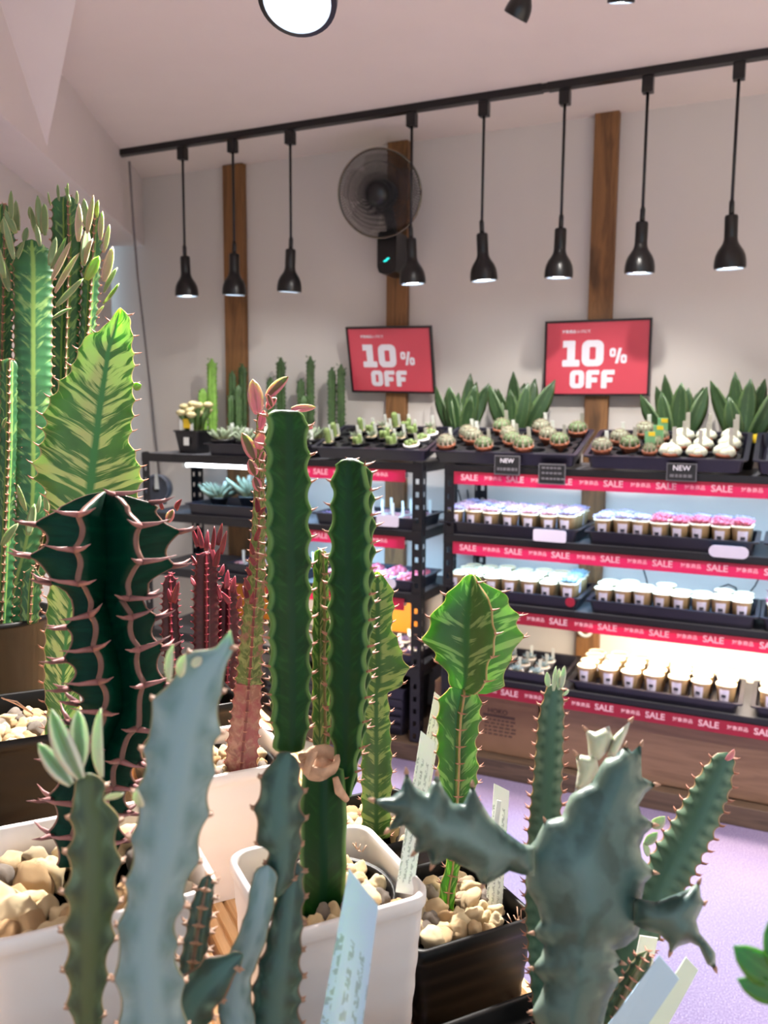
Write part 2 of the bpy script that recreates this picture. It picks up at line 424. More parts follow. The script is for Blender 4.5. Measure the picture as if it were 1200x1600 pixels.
# ------------------------------------------------------------------ lamps' own lights
def spot(parent, loc, direction, power, size, blend=.5, color=(1, .97, .93), rad=.03):
    ld = bpy.data.lights.new('spot_light', 'SPOT'); ld.energy = power; ld.spot_size = math.radians(size)
    ld.spot_blend = blend; ld.color = color; ld.shadow_soft_size = rad
    o = bpy.data.objects.new('spot_light', ld); COL.objects.link(o)
    m = Matrix.Translation(Vector(loc)) @ Vector(direction).to_track_quat('-Z', 'Y').to_matrix().to_4x4()
    o.parent = parent; o.matrix_basis = WM[parent].inverted() @ m
    return o
def area(parent, loc, direction, power, sx, sy, color):
    ld = bpy.data.lights.new('tube_glow', 'AREA'); ld.shape = 'RECTANGLE'; ld.size = sx; ld.size_y = sy
    ld.energy = power; ld.color = color
    o = bpy.data.objects.new('tube_glow', ld); COL.objects.link(o)
    m = Matrix.Translation(Vector(loc)) @ Vector(direction).to_track_quat('-Z', 'Y').to_matrix().to_4x4()
    o.parent = parent; o.matrix_basis = WM[parent].inverted() @ m
    return o

# ================================================================== STRUCTURE
WALL, CEIL = 3.4, 2.47
structure(MB().box((0, 1.0, -.034), (7, 5.6, .06)).build('floor', M['floorpale'], smooth=False))
structure(MB().box((-.35, 1.45, -.002), (2.6, 2.98, .004)).build('floor', M['floor'], smooth=False))
structure(MB().box((0, 1.0, CEIL + .05), (7, 5.6, .1)).build('ceiling', M['ceiling'], smooth=False))
structure(MB().box((-.2, WALL + .05, 1.24), (6.2, .1, 2.6)).build('wall_back', M['wall'], smooth=False))
structure(MB().box((2.65, 1.0, 1.24), (.1, 5.6, 2.6)).build('wall_right', M['wall'], smooth=False))
bd = Vector((-.445, .776, 0)).normalized()          # the left side of the room runs out of square
bn = Vector((bd.y, -bd.x, 0))                        # its normal, towards the room
b0 = Vector((-2.275, 2.27, 0))
def slab(name, p0, s0, s1, off0, off1, z0, z1, mat):
    vs = []
    for s in (s0, s1):
        for o_ in (off0, off1):
            for z in (z0, z1):
                p = p0 + bd * s + bn * o_; vs.append(Vector((p.x, p.y, z)))
    fs = [(0, 1, 3, 2), (4, 6, 7, 5), (0, 4, 5, 1), (2, 3, 7, 6), (0, 2, 6, 4), (1, 5, 7, 3)]
    o = MB().add(vs, fs).build(name, mat, smooth=False); sharp(o); return structure(o)
slab('wall_left', b0, -4.2, 1.33, -.30, -.17, -.02, 2.47, M['wall'])
slab('trim_4', b0, -4.2, 1.33, -.17, 0, 2.15, 2.47, M['bulk'])
# sloping bulkhead under the ceiling
P1 = on_z(70, 245, 2.16); P2 = on_z(120, -6, 2.469); P3 = on_z(-120, -30, 2.469)
pn = (P2 - P1).cross(P3 - P1); r0 = ray(-60, 172); P0 = CAM + r0 * ((P1 - CAM).dot(pn) / r0.dot(pn))
bk = Vector((-.45, .42, 0))
vs = [P0, P1, P2, P3, Vector((P0.x, P0.y, 2.469)) + bk * .5, Vector((P1.x, P1.y, 2.469)) + bk * .4]
o = MB().add(vs, [(0, 1, 2, 3), (0, 4, 5, 1), (1, 5, 2), (0, 3, 4), (2, 5, 4, 3)]).build('trim_5', M['bulk'], smooth=False)
structure(sharp(o))
# timber posts on the wall
for i, (pl, pr, py) in enumerate(((348, 379, 259), (606, 638, 223), (930, 968, 177))):
    a, b = on_y(pl, py, WALL - .03), on_y(pr, py, WALL - .03)
    o = MB().box(((a.x + b.x) / 2, WALL - .018, (a.z + .0) / 2), (b.x - a.x, .036, a.z)).build('trim_%d' % (i + 1), M['post'], smooth=False)
    structure(bev(o, .003))
structure(bev(MB().box((-.95, 3.15, .035), (3.5, .44, .07)).build('trim_6', M['plinth'], smooth=False), .003))

# ================================================================== TRACK AND LAMPS
TY, TZ = 3.0, CEIL
tr = thing('ceiling_track', 'long black lighting track under the ceiling carrying the row of pendant spots', 'light track', (-1.3, TY, TZ))
bev(MB().box((-1.79, TY, TZ - .0125), (1.92, .036, .025)).build('rail', M['lampblack'], tr, True, False), .002)
bev(MB().box((.32, TY, TZ - .0125), (2.26, .036, .025)).build('rail', M['lampblack'], tr, True, False), .002)
MB().box((-.82, TY, TZ - .012), (.05, .03, .02)).build('joint', M['lampblack'], tr, True, False)
for sx in (-2.752,):
    MB().box((sx, TY, TZ - .013), (.012, .04, .028)).build('end_cap', M['lampblack'], tr, True, False)

fin = lambda a, z: 1 - (.05 if (z > .022 and math.sin(18 * a) > .3) else 0)
BELL = [(.0425, .0), (.049, .002), (.0495, .012), (.0485, .026), (.0455, .042), (.039, .057), (.0315, .068), (.025, .078), (.0215, .088), (.0205, .098)]
def lampbody(t, m):
    """bell-shaped lamp head: shade, neck, lens, in the lamp's own space (lens at 0, neck up)"""
    def put(o): o.matrix_basis = m; return o
    put(sharp(MB().lathe(BELL, 36, cap0=False, cap1=True, fin=fin).build('shade', M['lampblack'], t), 50))
    nk = put(MB().lathe([(.0195, .096), (.0205, .10), (.0205, .160), (.018, .166), (.008, .168)], 20).build('neck', M['lampblack'], t))
    put(MB().lathe([(.004, .166), (.0085, .168), (.0085, .205), (.006, .212)], 12).build('swivel_joint', M['lampblack'], t))
    put(MB().lathe([(.0425, .0), (.041, .001), (.035, .0095), (.035, .012)], 32, cap0=False, cap1=False).build('reflector_ring', M['ringmat'], t))
    put(MB().lathe([(.0355, .011), (.034, .007), (.022, .004), (.0, .003)], 28, cap0=False, cap1=False).build('lens', M['lens'], t))
pend = [(290, 465, 'black pendant spot at the cable end of the track, first of the row'),
        (367, 463, 'black pendant spot hanging in front of the timber post beside the wall corner'),
        (455, 458, 'black pendant spot hanging over blank wall between corner post and fan'),
        (641, 446, 'black pendant spot hanging beside the wall fan, over its right edge'),
        (751, 441, 'black pendant spot hanging between the fan and the big flat red poster, nearest the fan'),
        (874, 436, 'black pendant spot hanging just above the upper corner of the flat red poster'),
        (1000, 429, 'black pendant spot hanging beside the tallest-looking timber post, on its window-free side'),
        (1138, 422, 'black pendant spot at the near end of the row, largest looking of the pendants')]
pend[6] = (1000, 429, 'black pendant spot hanging just past the post that carries the flat red poster')
for k, (px, py, lab) in enumerate(pend):
    p = on_y(px, py - 2, TY)
    t = thing('pendant_spot', lab, 'lamp', (p.x, TY, p.z), group='pendant spots on the long track')
    tl = (.0, .05, .08, -.03, -.05, .03, .02, -.02)[k]
    lampbody(t, Matrix.Translation((0, 0, .19)) @ Matrix.Rotation(tl, 4, 'Y') @ Matrix.Rotation(.05, 4, 'X') @ Matrix.Translation((0, 0, -.19)))
    MB().tube([(0, 0, .2), (0, 0, TZ - p.z - .07)], .0052, 8).build('rod', M['lampblack'], t)
    bev(MB().box((0, 0, TZ - p.z - .052), (.036, .034, .05)).build('track_adapter', M['lampblack'], t, smooth=False), .003)
    spot(t, (p.x, TY, p.z - .012), (0, -.04, -1), 6, 95, .7, (1, .97, .95))

ORD0 = ('first', 'second', 'third', 'fourth')
def ceiling_spot(label, px, py, d, direction, power, size, rod_to=CEIL, color=(1, .95, .88), blend=.4, s=1.0, rad=.03, loc=None):
    c = pix(px, py, d) if loc is None else loc; dv = Vector(direction).normalized()
    t = thing('ceiling_spot', label, 'lamp', c)
    q = (-dv).to_track_quat('Z', 'Y').to_matrix().to_4x4() @ Matrix.Scale(s, 4)
    lampbody(t, q)
    e = c - dv * .205 * s; 
    MB().tube([e, e + Vector((0, 0, .02)), Vector((e.x, e.y, rod_to - .03))], .0055, 8).build('rod', M['lampblack'], t, True)
    bev(MB().box((e.x, e.y, rod_to - .02), (.04, .04, .04)).build('track_adapter', M['lampblack'], t, True, False), .003)
    spot(t, c + dv * .012, dv, power, size, blend, color, rad)
    return t
ceiling_spot('big black spot seen from below at the top edge with its bright round lens', 464, 3, 1.05,
             (.16, -.50, -.84), 62, 84, s=1.0, rad=.02)
ceiling_spot('small black spot at the top edge tilted towards the shelves', 805, 27, 2.0, right * -.45 + down * .8 + fwd * .55, 26, 90, s=.62)
ceiling_spot('black spot cut by the top edge, over the flat red poster', 970, 5, 2.05, down * .9 + fwd * .45, 26, 90, s=.66)
# the same shop spots further back, above and behind the viewer
ceiling_spot('black ceiling spot over the shop floor behind the plant bench', 2600, -1500, .8, (-.6, .75, -.55), 30, 80)
ceiling_spot('black ceiling spot above the bench beside the bulkhead', -200, -420, 1.35, (.35, -.25, -.9), 2.2, 70)

for k, (x, y, dx, dy) in enumerate(((.9, -.5, .2, .0), (1.6, .4, .1, .0), (1.4, 1.3, .1, -.05), (.7, 1.7, .1, -.05))):  # unseen spots added to light the floor, so its bounce brightens the ceiling
    c = Vector((x, y, 2.2))
    ceiling_spot('added unseen ceiling spot lighting the shop floor for bounce, %s of the row' % ORD0[k], 0, 0, 0, (dx, dy, -.8), 58, 120, loc=c)

# ================================================================== FAN
fc = on_y(593, 303, 3.17)
fz = (fc - CAM).dot(fwd); fr = 65.5 * fz / FPX
fn = (CAM - fc).normalized(); fn = (Matrix.Rotation(-.20, 3, 'Z') @ fn).normalized()
fm = Matrix.Translation(fc) @ fn.to_track_quat('Z', 'Y').to_matrix().to_4x4()
fan = thing('wall_fan', 'round black wall fan with wire guard mounted on the middle timber post', 'fan', mat=fm)
ring = [(fr * math.cos(a), fr * math.sin(a), 0) for a in [2 * PI * i / 64 for i in range(65)]]
MB().tube(ring, .0045, 8).build('guard_ring', M['chrome'], fan)
g = MB()
for i in range(96):
    a = 2 * PI * i / 96
    for sgn, dep in ((1, .055), (-1, .075)):
        pts = []
        for q in range(6):
            s = .22 + .78 * q / 5
            tw = a + (1 - s) * .55 * sgn
            pts.append((fr * s * math.cos(tw), fr * s * math.sin(tw), sgn * dep * math.sqrt(max(0, 1 - s * s)) ))
        g.tube(pts, .0015, 3, False)
for rr in (.45, .72):
    g.tube([(fr * rr * math.cos(a), fr * rr * math.sin(a), .055 * math.sqrt(1 - rr * rr)) for a in [2 * PI * i / 48 for i in range(49)]], .0009, 4, False)
g.build('wire_guard', M['lampblack'], fan, kind='stuff')
MB().lathe([(0, .068), (.024, .066), (.040, .059), (.049, .048), (.051, .035), (.038, .0)][::-1], 28).build('centre_cap', M['lampblack'], fan)
MB().lathe([(.0, -.15), (.035, -.148), (.052, -.13), (.056, -.06), (.05, -.03), (.0, -.028)], 24).build('motor_housing', M['lampblack'], fan)
for i in range(5):
    a0 = 2 * PI * i / 5 + .3; rs = []
    for q in range(6):
        s = .18 + .72 * q / 5; wd = .35 + .25 * math.sin(PI * q / 5)
        rs.append([Vector((fr * s * math.cos(a0 + wd * e), fr * s * math.sin(a0 + wd * e), -.012 + .02 * e)) for e in (-1, -.5, 0, .5, 1)])
    o = MB().rings(rs, False, False, False).build('blade', M['smoke'], fan)
    md = o.modifiers.new('thick', 'SOLIDIFY'); md.thickness = .002
b = on_y(613, 398, 3.30)
mb = MB()
bw, bh = .043, .085
prof = [(bw, -bh + .03), (bw * .8, -bh + .008), (bw * .4, -bh), (-bw * .4, -bh), (-bw * .8, -bh + .008), (-bw, -bh + .03), (-bw, bh - .02), (-bw * .8, bh), (bw * .8, bh), (bw, bh - .02)]
mb.rings([[Vector((b.x + x, yy, b.z + z)) for x, z in prof] for yy in (3.245, 3.365)])
sharp(mb.build('control_body', M['lampblack'], fan, True), 30)
MB().tube([(b.x, 3.30, b.z + bh - .01), (b.x - .005, 3.29, b.z + bh + .05), fc - fn * .1], .022, 10).build('arm', M['lampblack'], fan, True)
mk = MB()
for dx, dz in ((-.008, -.004), (-.002, -.002), (.003, .003), (.008, .006)):
    mk.box((b.x + dx, 3.243, b.z - .03 + dz), (.009, .002, .006))
mk.build('indicator', M['teal'], fan, True, False)

# ================================================================== TEXT
_tx = {}
def textmesh(s, size, off=0.0, ext=.0004, mat=None):
    k = (s, size, off, mat.name)
    if k in _tx: return _tx[k]
    c = bpy.data.curves.new('lettering', 'FONT'); c.body = s; c.size = size; c.offset = off * size; c.extrude = ext
    c.resolution_u = 3
    c.align_x = 'CENTER'; c.align_y = 'CENTER'
    o = bpy.data.objects.new('lettering', c); COL.objects.link(o)
    dg = bpy.context.evaluated_depsgraph_get()
    me = bpy.data.meshes.new_from_object(o.evaluated_get(dg))
    bpy.data.objects.remove(o); bpy.data.curves.remove(c)
    me.materials.clear(); me.materials.append(mat); me.name = 'lettering'
    _tx[k] = me; return me
RX = Matrix.Rotation(PI / 2, 4, 'X')
def rrect(x0, y0, x1, y1, r, n=4):
    pts = []
    for cx, cy, a0 in ((x1 - r, y1 - r, 0), (x0 + r, y1 - r, PI / 2), (x0 + r, y0 + r, PI), (x1 - r, y0 + r, 1.5 * PI)):
        for i in range(n + 1):
            a = a0 + PI / 2 * i / n; pts.append((cx + r * math.cos(a), cy + r * math.sin(a)))
    return pts
def glyph(ch):
    mb = MB(); z0, z1 = 0, .02
    def poly(pts):
        n = len(pts)
        mb.add([(x, y, z0) for x, y in pts] + [(x, y, z1) for x, y in pts],
               [tuple(range(n)), tuple(range(2 * n - 1, n - 1, -1))] + [(i, (i + 1) % n, n + (i + 1) % n, n + i) for i in range(n)])
    def ringp(o_, i_):
        n = len(o_)
        mb.add([(x, y, z1) for x, y in o_] + [(x, y, z1) for x, y in i_] + [(x, y, z0) for x, y in o_] + [(x, y, z0) for x, y in i_],
               [(i, (i + 1) % n, n + (i + 1) % n, n + i) for i in range(n)] + [(2 * n + i, 2 * n + (i + 1) % n, (i + 1) % n, i) for i in range(n)] + [(n + i, n + (i + 1) % n, 3 * n + (i + 1) % n, 3 * n + i) for i in range(n)])
    if ch == '1':
        poly([(.05, 1), (.47, 1), (.5, .97), (.5, .26), (.64, .26), (.68, .22), (.68, .03), (.65, 0), (.03, 0), (0, .03), (0, .22), (.04, .26), (.19, .26), (.19, .74), (.05, .74), (.02, .71), (.02, 1)])
        return mb, .72
    if ch == '0' or ch == 'O':
        wd = .84 if ch == '0' else .80
        ringp(rrect(0, 0, wd, 1, .26, 6), rrect(.30, .26, wd - .30, .74, .05, 6)); return mb, wd + .06
    if ch == 'F':
        poly([(.04, 0), (.28, 0), (.31, .03), (.31, .32), (.58, .32), (.62, .36), (.62, .56), (.58, .60), (.31, .60), (.31, .74), (.68, .74), (.72, .77), (.72, .97), (.69, 1), (.12, 1), (0, .88), (0, .04)])
        return mb, .79
    if ch == '%':
        ringp(rrect(0, .42, .40, 1, .16, 5), rrect(.15, .60, .25, .82, .03, 5))
        ringp(rrect(.72, -.0, 1.12, .58, .16, 5), rrect(.87, .18, .97, .40, .03, 5))
        poly([(.36, 0), (.56, 0), (.78, 1), (.58, 1)]); return mb, 1.15
def glyph_word(s, h, parent, m, mat, shear=0):
    x = 0; 
    for ch in s:
        mb, wd = glyph(ch)
        o = mb.build('lettering', mat, parent, smooth=False)
        sharp(o); o.matrix_basis = m @ Matrix.Translation((x * h, 0, 0)) @ Matrix.Diagonal((h, h, .05, 1))
        x += wd + .04
def word_w(s): return sum(glyph(c)[1] + .04 for c in s) - .04

def poster(label, corners, y, tilt_m=None):
    """framed poster between its four seen corners (flat, near the wall)"""
    tl, tr_, br, bl = corners
    X = ((tr_ - tl) + (br - bl)).normalized(); 
    Z = ((tl - bl) + (tr_ - br)).normalized(); N = X.cross(Z).normalized(); Z = N.cross(X)
    c = (tl + tr_ + br + bl) / 4
    wd = ((tr_ - tl).length + (br - bl).length) / 2; ht = ((tl - bl).length + (tr_ - br).length) / 2
    m = Matrix((X, Z, N)).transposed().to_4x4(); m.translation = c
    t = thing('poster', label, 'poster', mat=m)
    fw = .008
    for cx, cy, sx, sy in ((0, ht / 2 - fw / 2, wd, fw), (0, -ht / 2 + fw / 2, wd, fw), (wd / 2 - fw / 2, 0, fw, ht - 2 * fw), (-wd / 2 + fw / 2, 0, fw, ht - 2 * fw)):
        MB().box((cx, cy, 0), (sx, sy, .016)).build('frame_bar', M['frame'], t, smooth=False)
    MB().box((0, 0, -.002), (wd - 2 * fw, ht - 2 * fw, .01)).build('sheet', M['poster'], t, smooth=False)
    L = lambda x, y: Matrix.Translation(((x - .5) * wd, (.5 - y) * ht, .0035))
    h = .345 * ht
    glyph_word('10', h, t, L(.175, .61), M['letter'])
    glyph_word('%', h * .58, t, L(.625, .575), M['letter'])
    glyph_word('OFF', h * .70, t, L(.255, .90), M['letter'])
    for s, x in (('対象商品', .235), ('レジにて', .375)):
        link('lettering', textmesh(s, .0135, .02, .0004, M['letter']), t, mw=Matrix.Translation(((x - .5) * wd, (.5 - .15) * ht, .0036)))
    return t
yq = WALL - .047
poster('framed red ten percent off poster hanging level on the broad timber post', [on_y(851, 502, yq), on_y(1018, 497, yq), on_y(1016, 618, yq), on_y(851, 619, yq)], yq)
poster('framed red ten percent off poster hanging crooked, leaning forward under the wall fan', [on_y(541, 511, yq - .075), on_y(674, 508.5, yq - .075), on_y(681, 615, yq - .002), on_y(551, 612, yq - .002)], yq)

# ================================================================== RACKS
def angle_post(x, y0, zt, sx, sy):
    """slotted steel angle: two flanges with real slots"""
    mb = MB(); wd = .04; pitch = .05; n = int(zt / pitch); tk = .002
    for ax in (0, 1):
        cols = (0, .013, .027, wd)
        for i in range(n):
            z = i * pitch
            for c in range(3):
                for (za, zb) in ((0, .016), (.016, .036), (.036, pitch)):
                    if c == 1 and za == .016: continue
                    a, b = cols[c], cols[c + 1]
                    if ax == 0: mb.box((x + sx * (a + b) / 2, y0, z + (za + zb) / 2), (b - a, tk, zb - za))
                    else: mb.box((x, y0 + sy * (a + b) / 2, z + (za + zb) / 2), (tk, b - a, zb - za))
    return mb
YF, YB = 2.95, 3.33
LEV = [(1.165, 1.141), (.905, .885), (.662, .645), (.372, .352)]       # shelf top, strip top
def rack(label, x0, x1):
    t = thing('shelf_rack', label, 'shelving', ((x0 + x1) / 2, (YF + YB) / 2, .07))
    for x, sx in ((x0, 1), (x1, -1)):
        for y, sy in ((YF, 1), (YB, -1)):
            mb = angle_post(x, y, 1.10, sx, sy)
            for v in mb.v: v.z += .07
            mb.build('post', M['steel'], t, True, False)
    for z, _ in LEV:
        s = MB().box(((x0 + x1) / 2, (YF + YB) / 2, z - .004), (x1 - x0 - .006, YB - YF - .008, .008)).build('shelf', M['shelf'], t, True, False)
        for y in (YF - .003, YB + .003):
            MB().box(((x0 + x1) / 2, y, z - .018), (x1 - x0, .003, .036)).build('beam', M['steel'], s, True, False)
        for x in (x0 + .004, x1 - .004):
            MB().box((x, (YF + YB) / 2, z - .018), (.003, YB - YF - .01, .036)).build('beam', M['steel'], s, True, False)
    return t
XL0, XL1, XR0, XR1 = -2.578, -1.235, -1.145, .30
rack('black slotted-steel rack by the wall corner with cacti on its upper board', XL0, XL1)
rack('black slotted-steel rack full of paper cups with a red strip on every board', XR0, XR1)

def tube_light(label, x0, x1, z, warm, power, bare=False, split=1.0):
    col = (1, .84, .64) if warm else (.32, .66, 1)
    t = thing('tube_light', label, 'light', ((x0 + x1) / 2, YF + .03, z), group='tube lights under the rack boards')
    MB().tube([(x0, YF + .035, z - .012), (x1, YF + .035, z - .012)], .009, 10).build('tube', M['tubewarm' if warm else 'tubecool'], t, True)
    for x in (x0 - .01, x1 + .01):
        MB().box((x, YF + .035, z - .010), (.02, .026, .028)).build('end_cap', M['paper'], t, True, False)
    MB().box(((x0 + x1) / 2, YF + .035, z + .008), (x1 - x0, .02, .022)).build('batten', M['paper'], t, True, False)
    area(t, ((x0 + x1) / 2, YF + .05, z - .024), (0, .35 if warm else .22, -1), power, x1 - x0, .03, col).data.spread = math.radians(170 if warm else 165)
names = ('upper', 'second', 'third', 'lowest')
for r, (x0, x1) in enumerate(((XL0 + .22, XL1 - .10), (XR0 + .06, XR1 - .06))):
    rn = ('corner rack', 'paper cup rack')[r]
    for i in range(3):
        warm = i == 2
        x0 = -1.88 if (r == 0 and i) else (-.60 if (r == 1 and i == 2) else x0)
        tube_light('%s tube light under the %s board of the %s' % ('warm' if warm else 'cool white', names[i], rn), x0, x1, LEV[i][0] - .034,
                   warm, (2.5, 2.8, 4.4)[i] if r else (1.5, 2.0, 2.0)[i])

SH = .046
def sale_strip(label, x0, x1, zt, first=0.0):
    t = thing('sale_strip', label, 'sale sign', ((x0 + x1) / 2, YF - .012, zt), group='red SALE strips on the rack boards')
    MB().add([(x0, YF - .010, zt), (x1, YF - .010, zt), (x1, YF - .010, zt - SH), (x0, YF - .010, zt - SH)], [(3, 2, 1, 0)]).build('paper', M['red'], t, True, False)
    sm = textmesh('SALE', .031, .022, .0003, M['salegrey']); jm = textmesh('対象商品', .0165, .012, .0003, M['pinkletter'])
    x = x0 + .06 + first
    while x < x1 - .04:
        for me, dx in ((sm, 0), (jm, .09)):
            if x + dx + .03 < x1:
                o = link('lettering', me, t); o.matrix_basis = WM[t].inverted() @ Matrix.Translation((x + dx, YF - .0108, zt - .021)) @ RX
        x += .172
for i, (z, zt) in enumerate(LEV):
    sale_strip('red SALE strip on the %s board edge of the paper cup rack' % names[i], XR0 + .04, XR1, zt - (.0, .004, .004, .0)[i])
    if i < 3:
        sale_strip('red SALE strip on the %s board edge of the corner rack' % names[i], -1.93, XL1 - .065, zt - .003, .03)

# ------------------------------------------------------------------ trays
def tray_mesh(wd, dp, h, lip=.012, t=.003):
    mb = MB()
    def rr(hx, hy, r, z):
        return [Vector((x, y, z)) for x, y in rrect(-hx, -hy, hx, hy, r, 3)]
    a, b = wd / 2, dp / 2
    rs = [rr(a - .02, b - .02, .015, 0), rr(a - lip, b - lip, .015, h - .006), rr(a, b, .015, h - .005), rr(a, b, .015, h),
          rr(a - lip - t, b - lip - t, .012, h), rr(a - .02 - t, b - .02 - t, .012, t)]
    mb.rings(rs); return mb
def tray(label, x0, x1, z, dp=.30, h=.048, tilt=0, y0=None, cells=None, group='black plastic plant trays'):
    """tray resting on a board; returns its world matrix (origin at the middle of the tray floor)"""
    y0 = YF - .006 if y0 is None else y0
    m = Matrix.Translation(((x0 + x1) / 2, y0, z)) @ Matrix.Rotation(tilt, 4, 'X') @ Matrix.Translation((0, dp / 2, 0))
    t = thing('plant_tray', label, 'tray', group=group, mat=m)
    sharp(tray_mesh(x1 - x0, dp, h).build('tray_body', M['tray'], t), 40)
    if cells:
        nx, ny = cells; w_, d_ = (x1 - x0) - .05, dp - .05
        mb = MB(); cw, ch_ = w_ / nx, d_ / ny; r = min(cw, ch_) * .40; n = 12
        for i in range(nx):
            for j in range(ny):
                cx, cy = -w_ / 2 + cw * (i + .5), -d_ / 2 + ch_ * (j + .5)
                out, inn, low = [], [], []
                for k in range(n):
                    a = 2 * PI * k / n; c_, s_ = math.cos(a), math.sin(a); mx = max(abs(c_) / (cw / 2), abs(s_) / (ch_ / 2))
                    out.append(Vector((cx + c_ / mx, cy + s_ / mx, h - .004)))
                    inn.append(Vector((cx + r * c_, cy + r * s_, h - .004))); low.append(Vector((cx + r * .8 * c_, cy + r * .8 * s_, .008)))
                mb.rings([out, inn, low], True, False, True)
        sharp(mb.build('cell_insert', M['black'], t), 40)
    if tilt > .05:
        for sx in (-1, 1):
            MB().box((sx * (x1 - x0) * .4, dp / 2 - .05, -(dp - .05) * math.tan(tilt) / 2 - .002), (.02, .03, (dp - .05) * math.tan(tilt) - .01), Matrix.Rotation(-tilt, 3, 'X')).build('prop', M['black'], t, smooth=False)
    return m
def xs(px, py): return on_y(px, py, YF + .02).x

# ------------------------------------------------------------------ small plant kinds (first of each is moved into place)
def blob_cluster(mb, n, R, r, z, seed, squash=.8, sub=1):
    rnd = random.Random(seed)
    for i in range(n):
        a = i * 2.399; d = R * math.sqrt((i + .3) / n)
        c = Vector((d * math.cos(a), d * math.sin(a), z + rnd.uniform(0, r * .7) + (R - d) * .25))
        k = r * rnd.uniform(.75, 1.2)
        prof = [(0, -k * squash), (k * .7, -k * .5 * squash), (k, 0), (k * .7, k * .6 * squash), (0, k * squash)]
        mb.lathe(prof, 6, c, False, False)
def rosette(mb, n, R, z, seed, up=.5, wid=.32, c=(0, 0, 0)):
    rnd = random.Random(seed); c = Vector(c)
    for i in range(n):
        a = i * 2.399 + rnd.uniform(-.2, .2); f = (i + 1) / n; L = R * (.35 + .65 * f); el = (1 - f) * 1.3 + up * .5
        d = Vector((math.cos(a) * math.cos(el), math.sin(a) * math.cos(el), math.sin(el))); s = Vector((-math.sin(a), math.cos(a), 0)); u = d.cross(s) * -1
        wv = L * wid
        rs = []
        for q, (t_, ww, th) in enumerate(((0, .4, .10), (.45, 1, .14), (.8, .75, .10), (1, .08, .02))):
            p = c + Vector((0, 0, z)) + d * (L * t_) + Vector((0, 0, L * .12 * t_ * t_))
            rs.append([p - s * wv * ww / 1, p + u * L * th, p + s * wv * ww, p - u * L * th * .5])
        mb.rings(rs)
def cup_proto(name, content, sz=1.0):
    t = thing(name, '', 'plant cup')
    R, H = .031, .078
    MB().lathe([(.0, 0), (R * .78, 0), (R * .98, H - .002), (R * 1.06, H), (R * 1.02, H + .002), (R * .93, H - .002), (R * .90, H - .012)], 18).build('cup', M['cup'], t)
    lb = MB(); rs = []
    for zz in (.026, .066):
        rr = R * (.78 + .2 * zz / H) + .0006
        rs.append([Vector((rr * math.sin(a), -rr * math.cos(a), zz)) for a in [(-.55 + 1.1 * k / 6) for k in range(7)]])
    lb.rings(rs, False, False, False); o = lb.build('label', M['cuplabel'], t)
    MB().box((0, -R * .93 - .0012, .044), (.014, .0012, .009)).build('print_mark', M['ink'], o, smooth=False)
    MB().lathe([(R * .93, H - .001), (R * 1.0, H + .0035), (R * 1.09, H + .001), (R * 1.07, H - .003), (R * .99, H - .003)], 20, cap0=False, cap1=False).build('rolled_rim', M['rimpaper'], t)
    content(t, R, H)
    return t
def c_pink(t, R, H):
    mb = MB()
    for k in range(7):
        a = k * 2 * PI / 6; r0 = 0 if k == 6 else R * .62
        rosette(mb, 9, .016, H + .000, k, .6, .36, (r0 * math.cos(a), r0 * math.sin(a), random.uniform(0, .006)))
    mb.build('succulent', M['pinksucc'], t, kind='stuff')
def c_of(mat, n=16, r=.008, squash=.8, z=-.004):
    def f(t, R, H):
        mb = MB(); blob_cluster(mb, n, R * .85, r, H + z, 3, squash); mb.build('succulent', M[mat], t, kind='stuff')
    return f
def c_ros(mat, n=5, up=.6):
    def f(t, R, H):
        mb = MB()
        for k in range(n):
            a = k * 2 * PI / max(1, n - 1); r0 = 0 if k == n - 1 else R * .6
            rosette(mb, 10, .024, H + .002, k + 5, up, .33, (r0 * math.cos(a), r0 * math.sin(a), .002 * (k % 3)))
        mb.build('succulent', M[mat], t, kind='stuff')
    return f
PROTO_USED = {}
def place(proto, m, label, group):
    if proto not in PROTO_USED:
        PROTO_USED[proto] = 1
        proto.matrix_basis = m; proto['label'] = label; proto['group'] = group; WM[proto] = m
        return proto
    return copy_tree(proto, m, label, group)
P_pink = cup_proto('succulent_cup', c_ros('pinksucc', 6)); P_rose = cup_proto('succulent_cup', c_ros('pinkred', 6)); P_lil = cup_proto('succulent_cup', c_ros('lilac', 6))
P_blue = cup_proto('succulent_cup', c_ros('bluesucc', 6)); P_cream = cup_proto('seedling_cup', c_of('cream', 26, .0055, .35, -.009)); P_gold = cup_proto('seedling_cup', c_of('gold', 26, .0055, .35, -.009))
def fill_cups(tm, wd, dp, nx, ny, pick, label, group, skip=lambda i, j: False, z=.010):
    for j in range(ny):
        for i in range(nx):
            if skip(i, j): continue
            x = -wd / 2 + .055 + (wd - .11) * i / (nx - 1) + random.uniform(-.003, .003)
            y = -dp / 2 + .052 + .066 * j + random.uniform(-.003, .003)
            pr, what = pick(i, j)
            place(pr, tm @ TR((x, y, z), random.uniform(-.25, .25), random.uniform(.96, 1.04)), '%s cup, %s, %s, %s from its post end' % (what, label, ROW[j], ORD[i]), group)

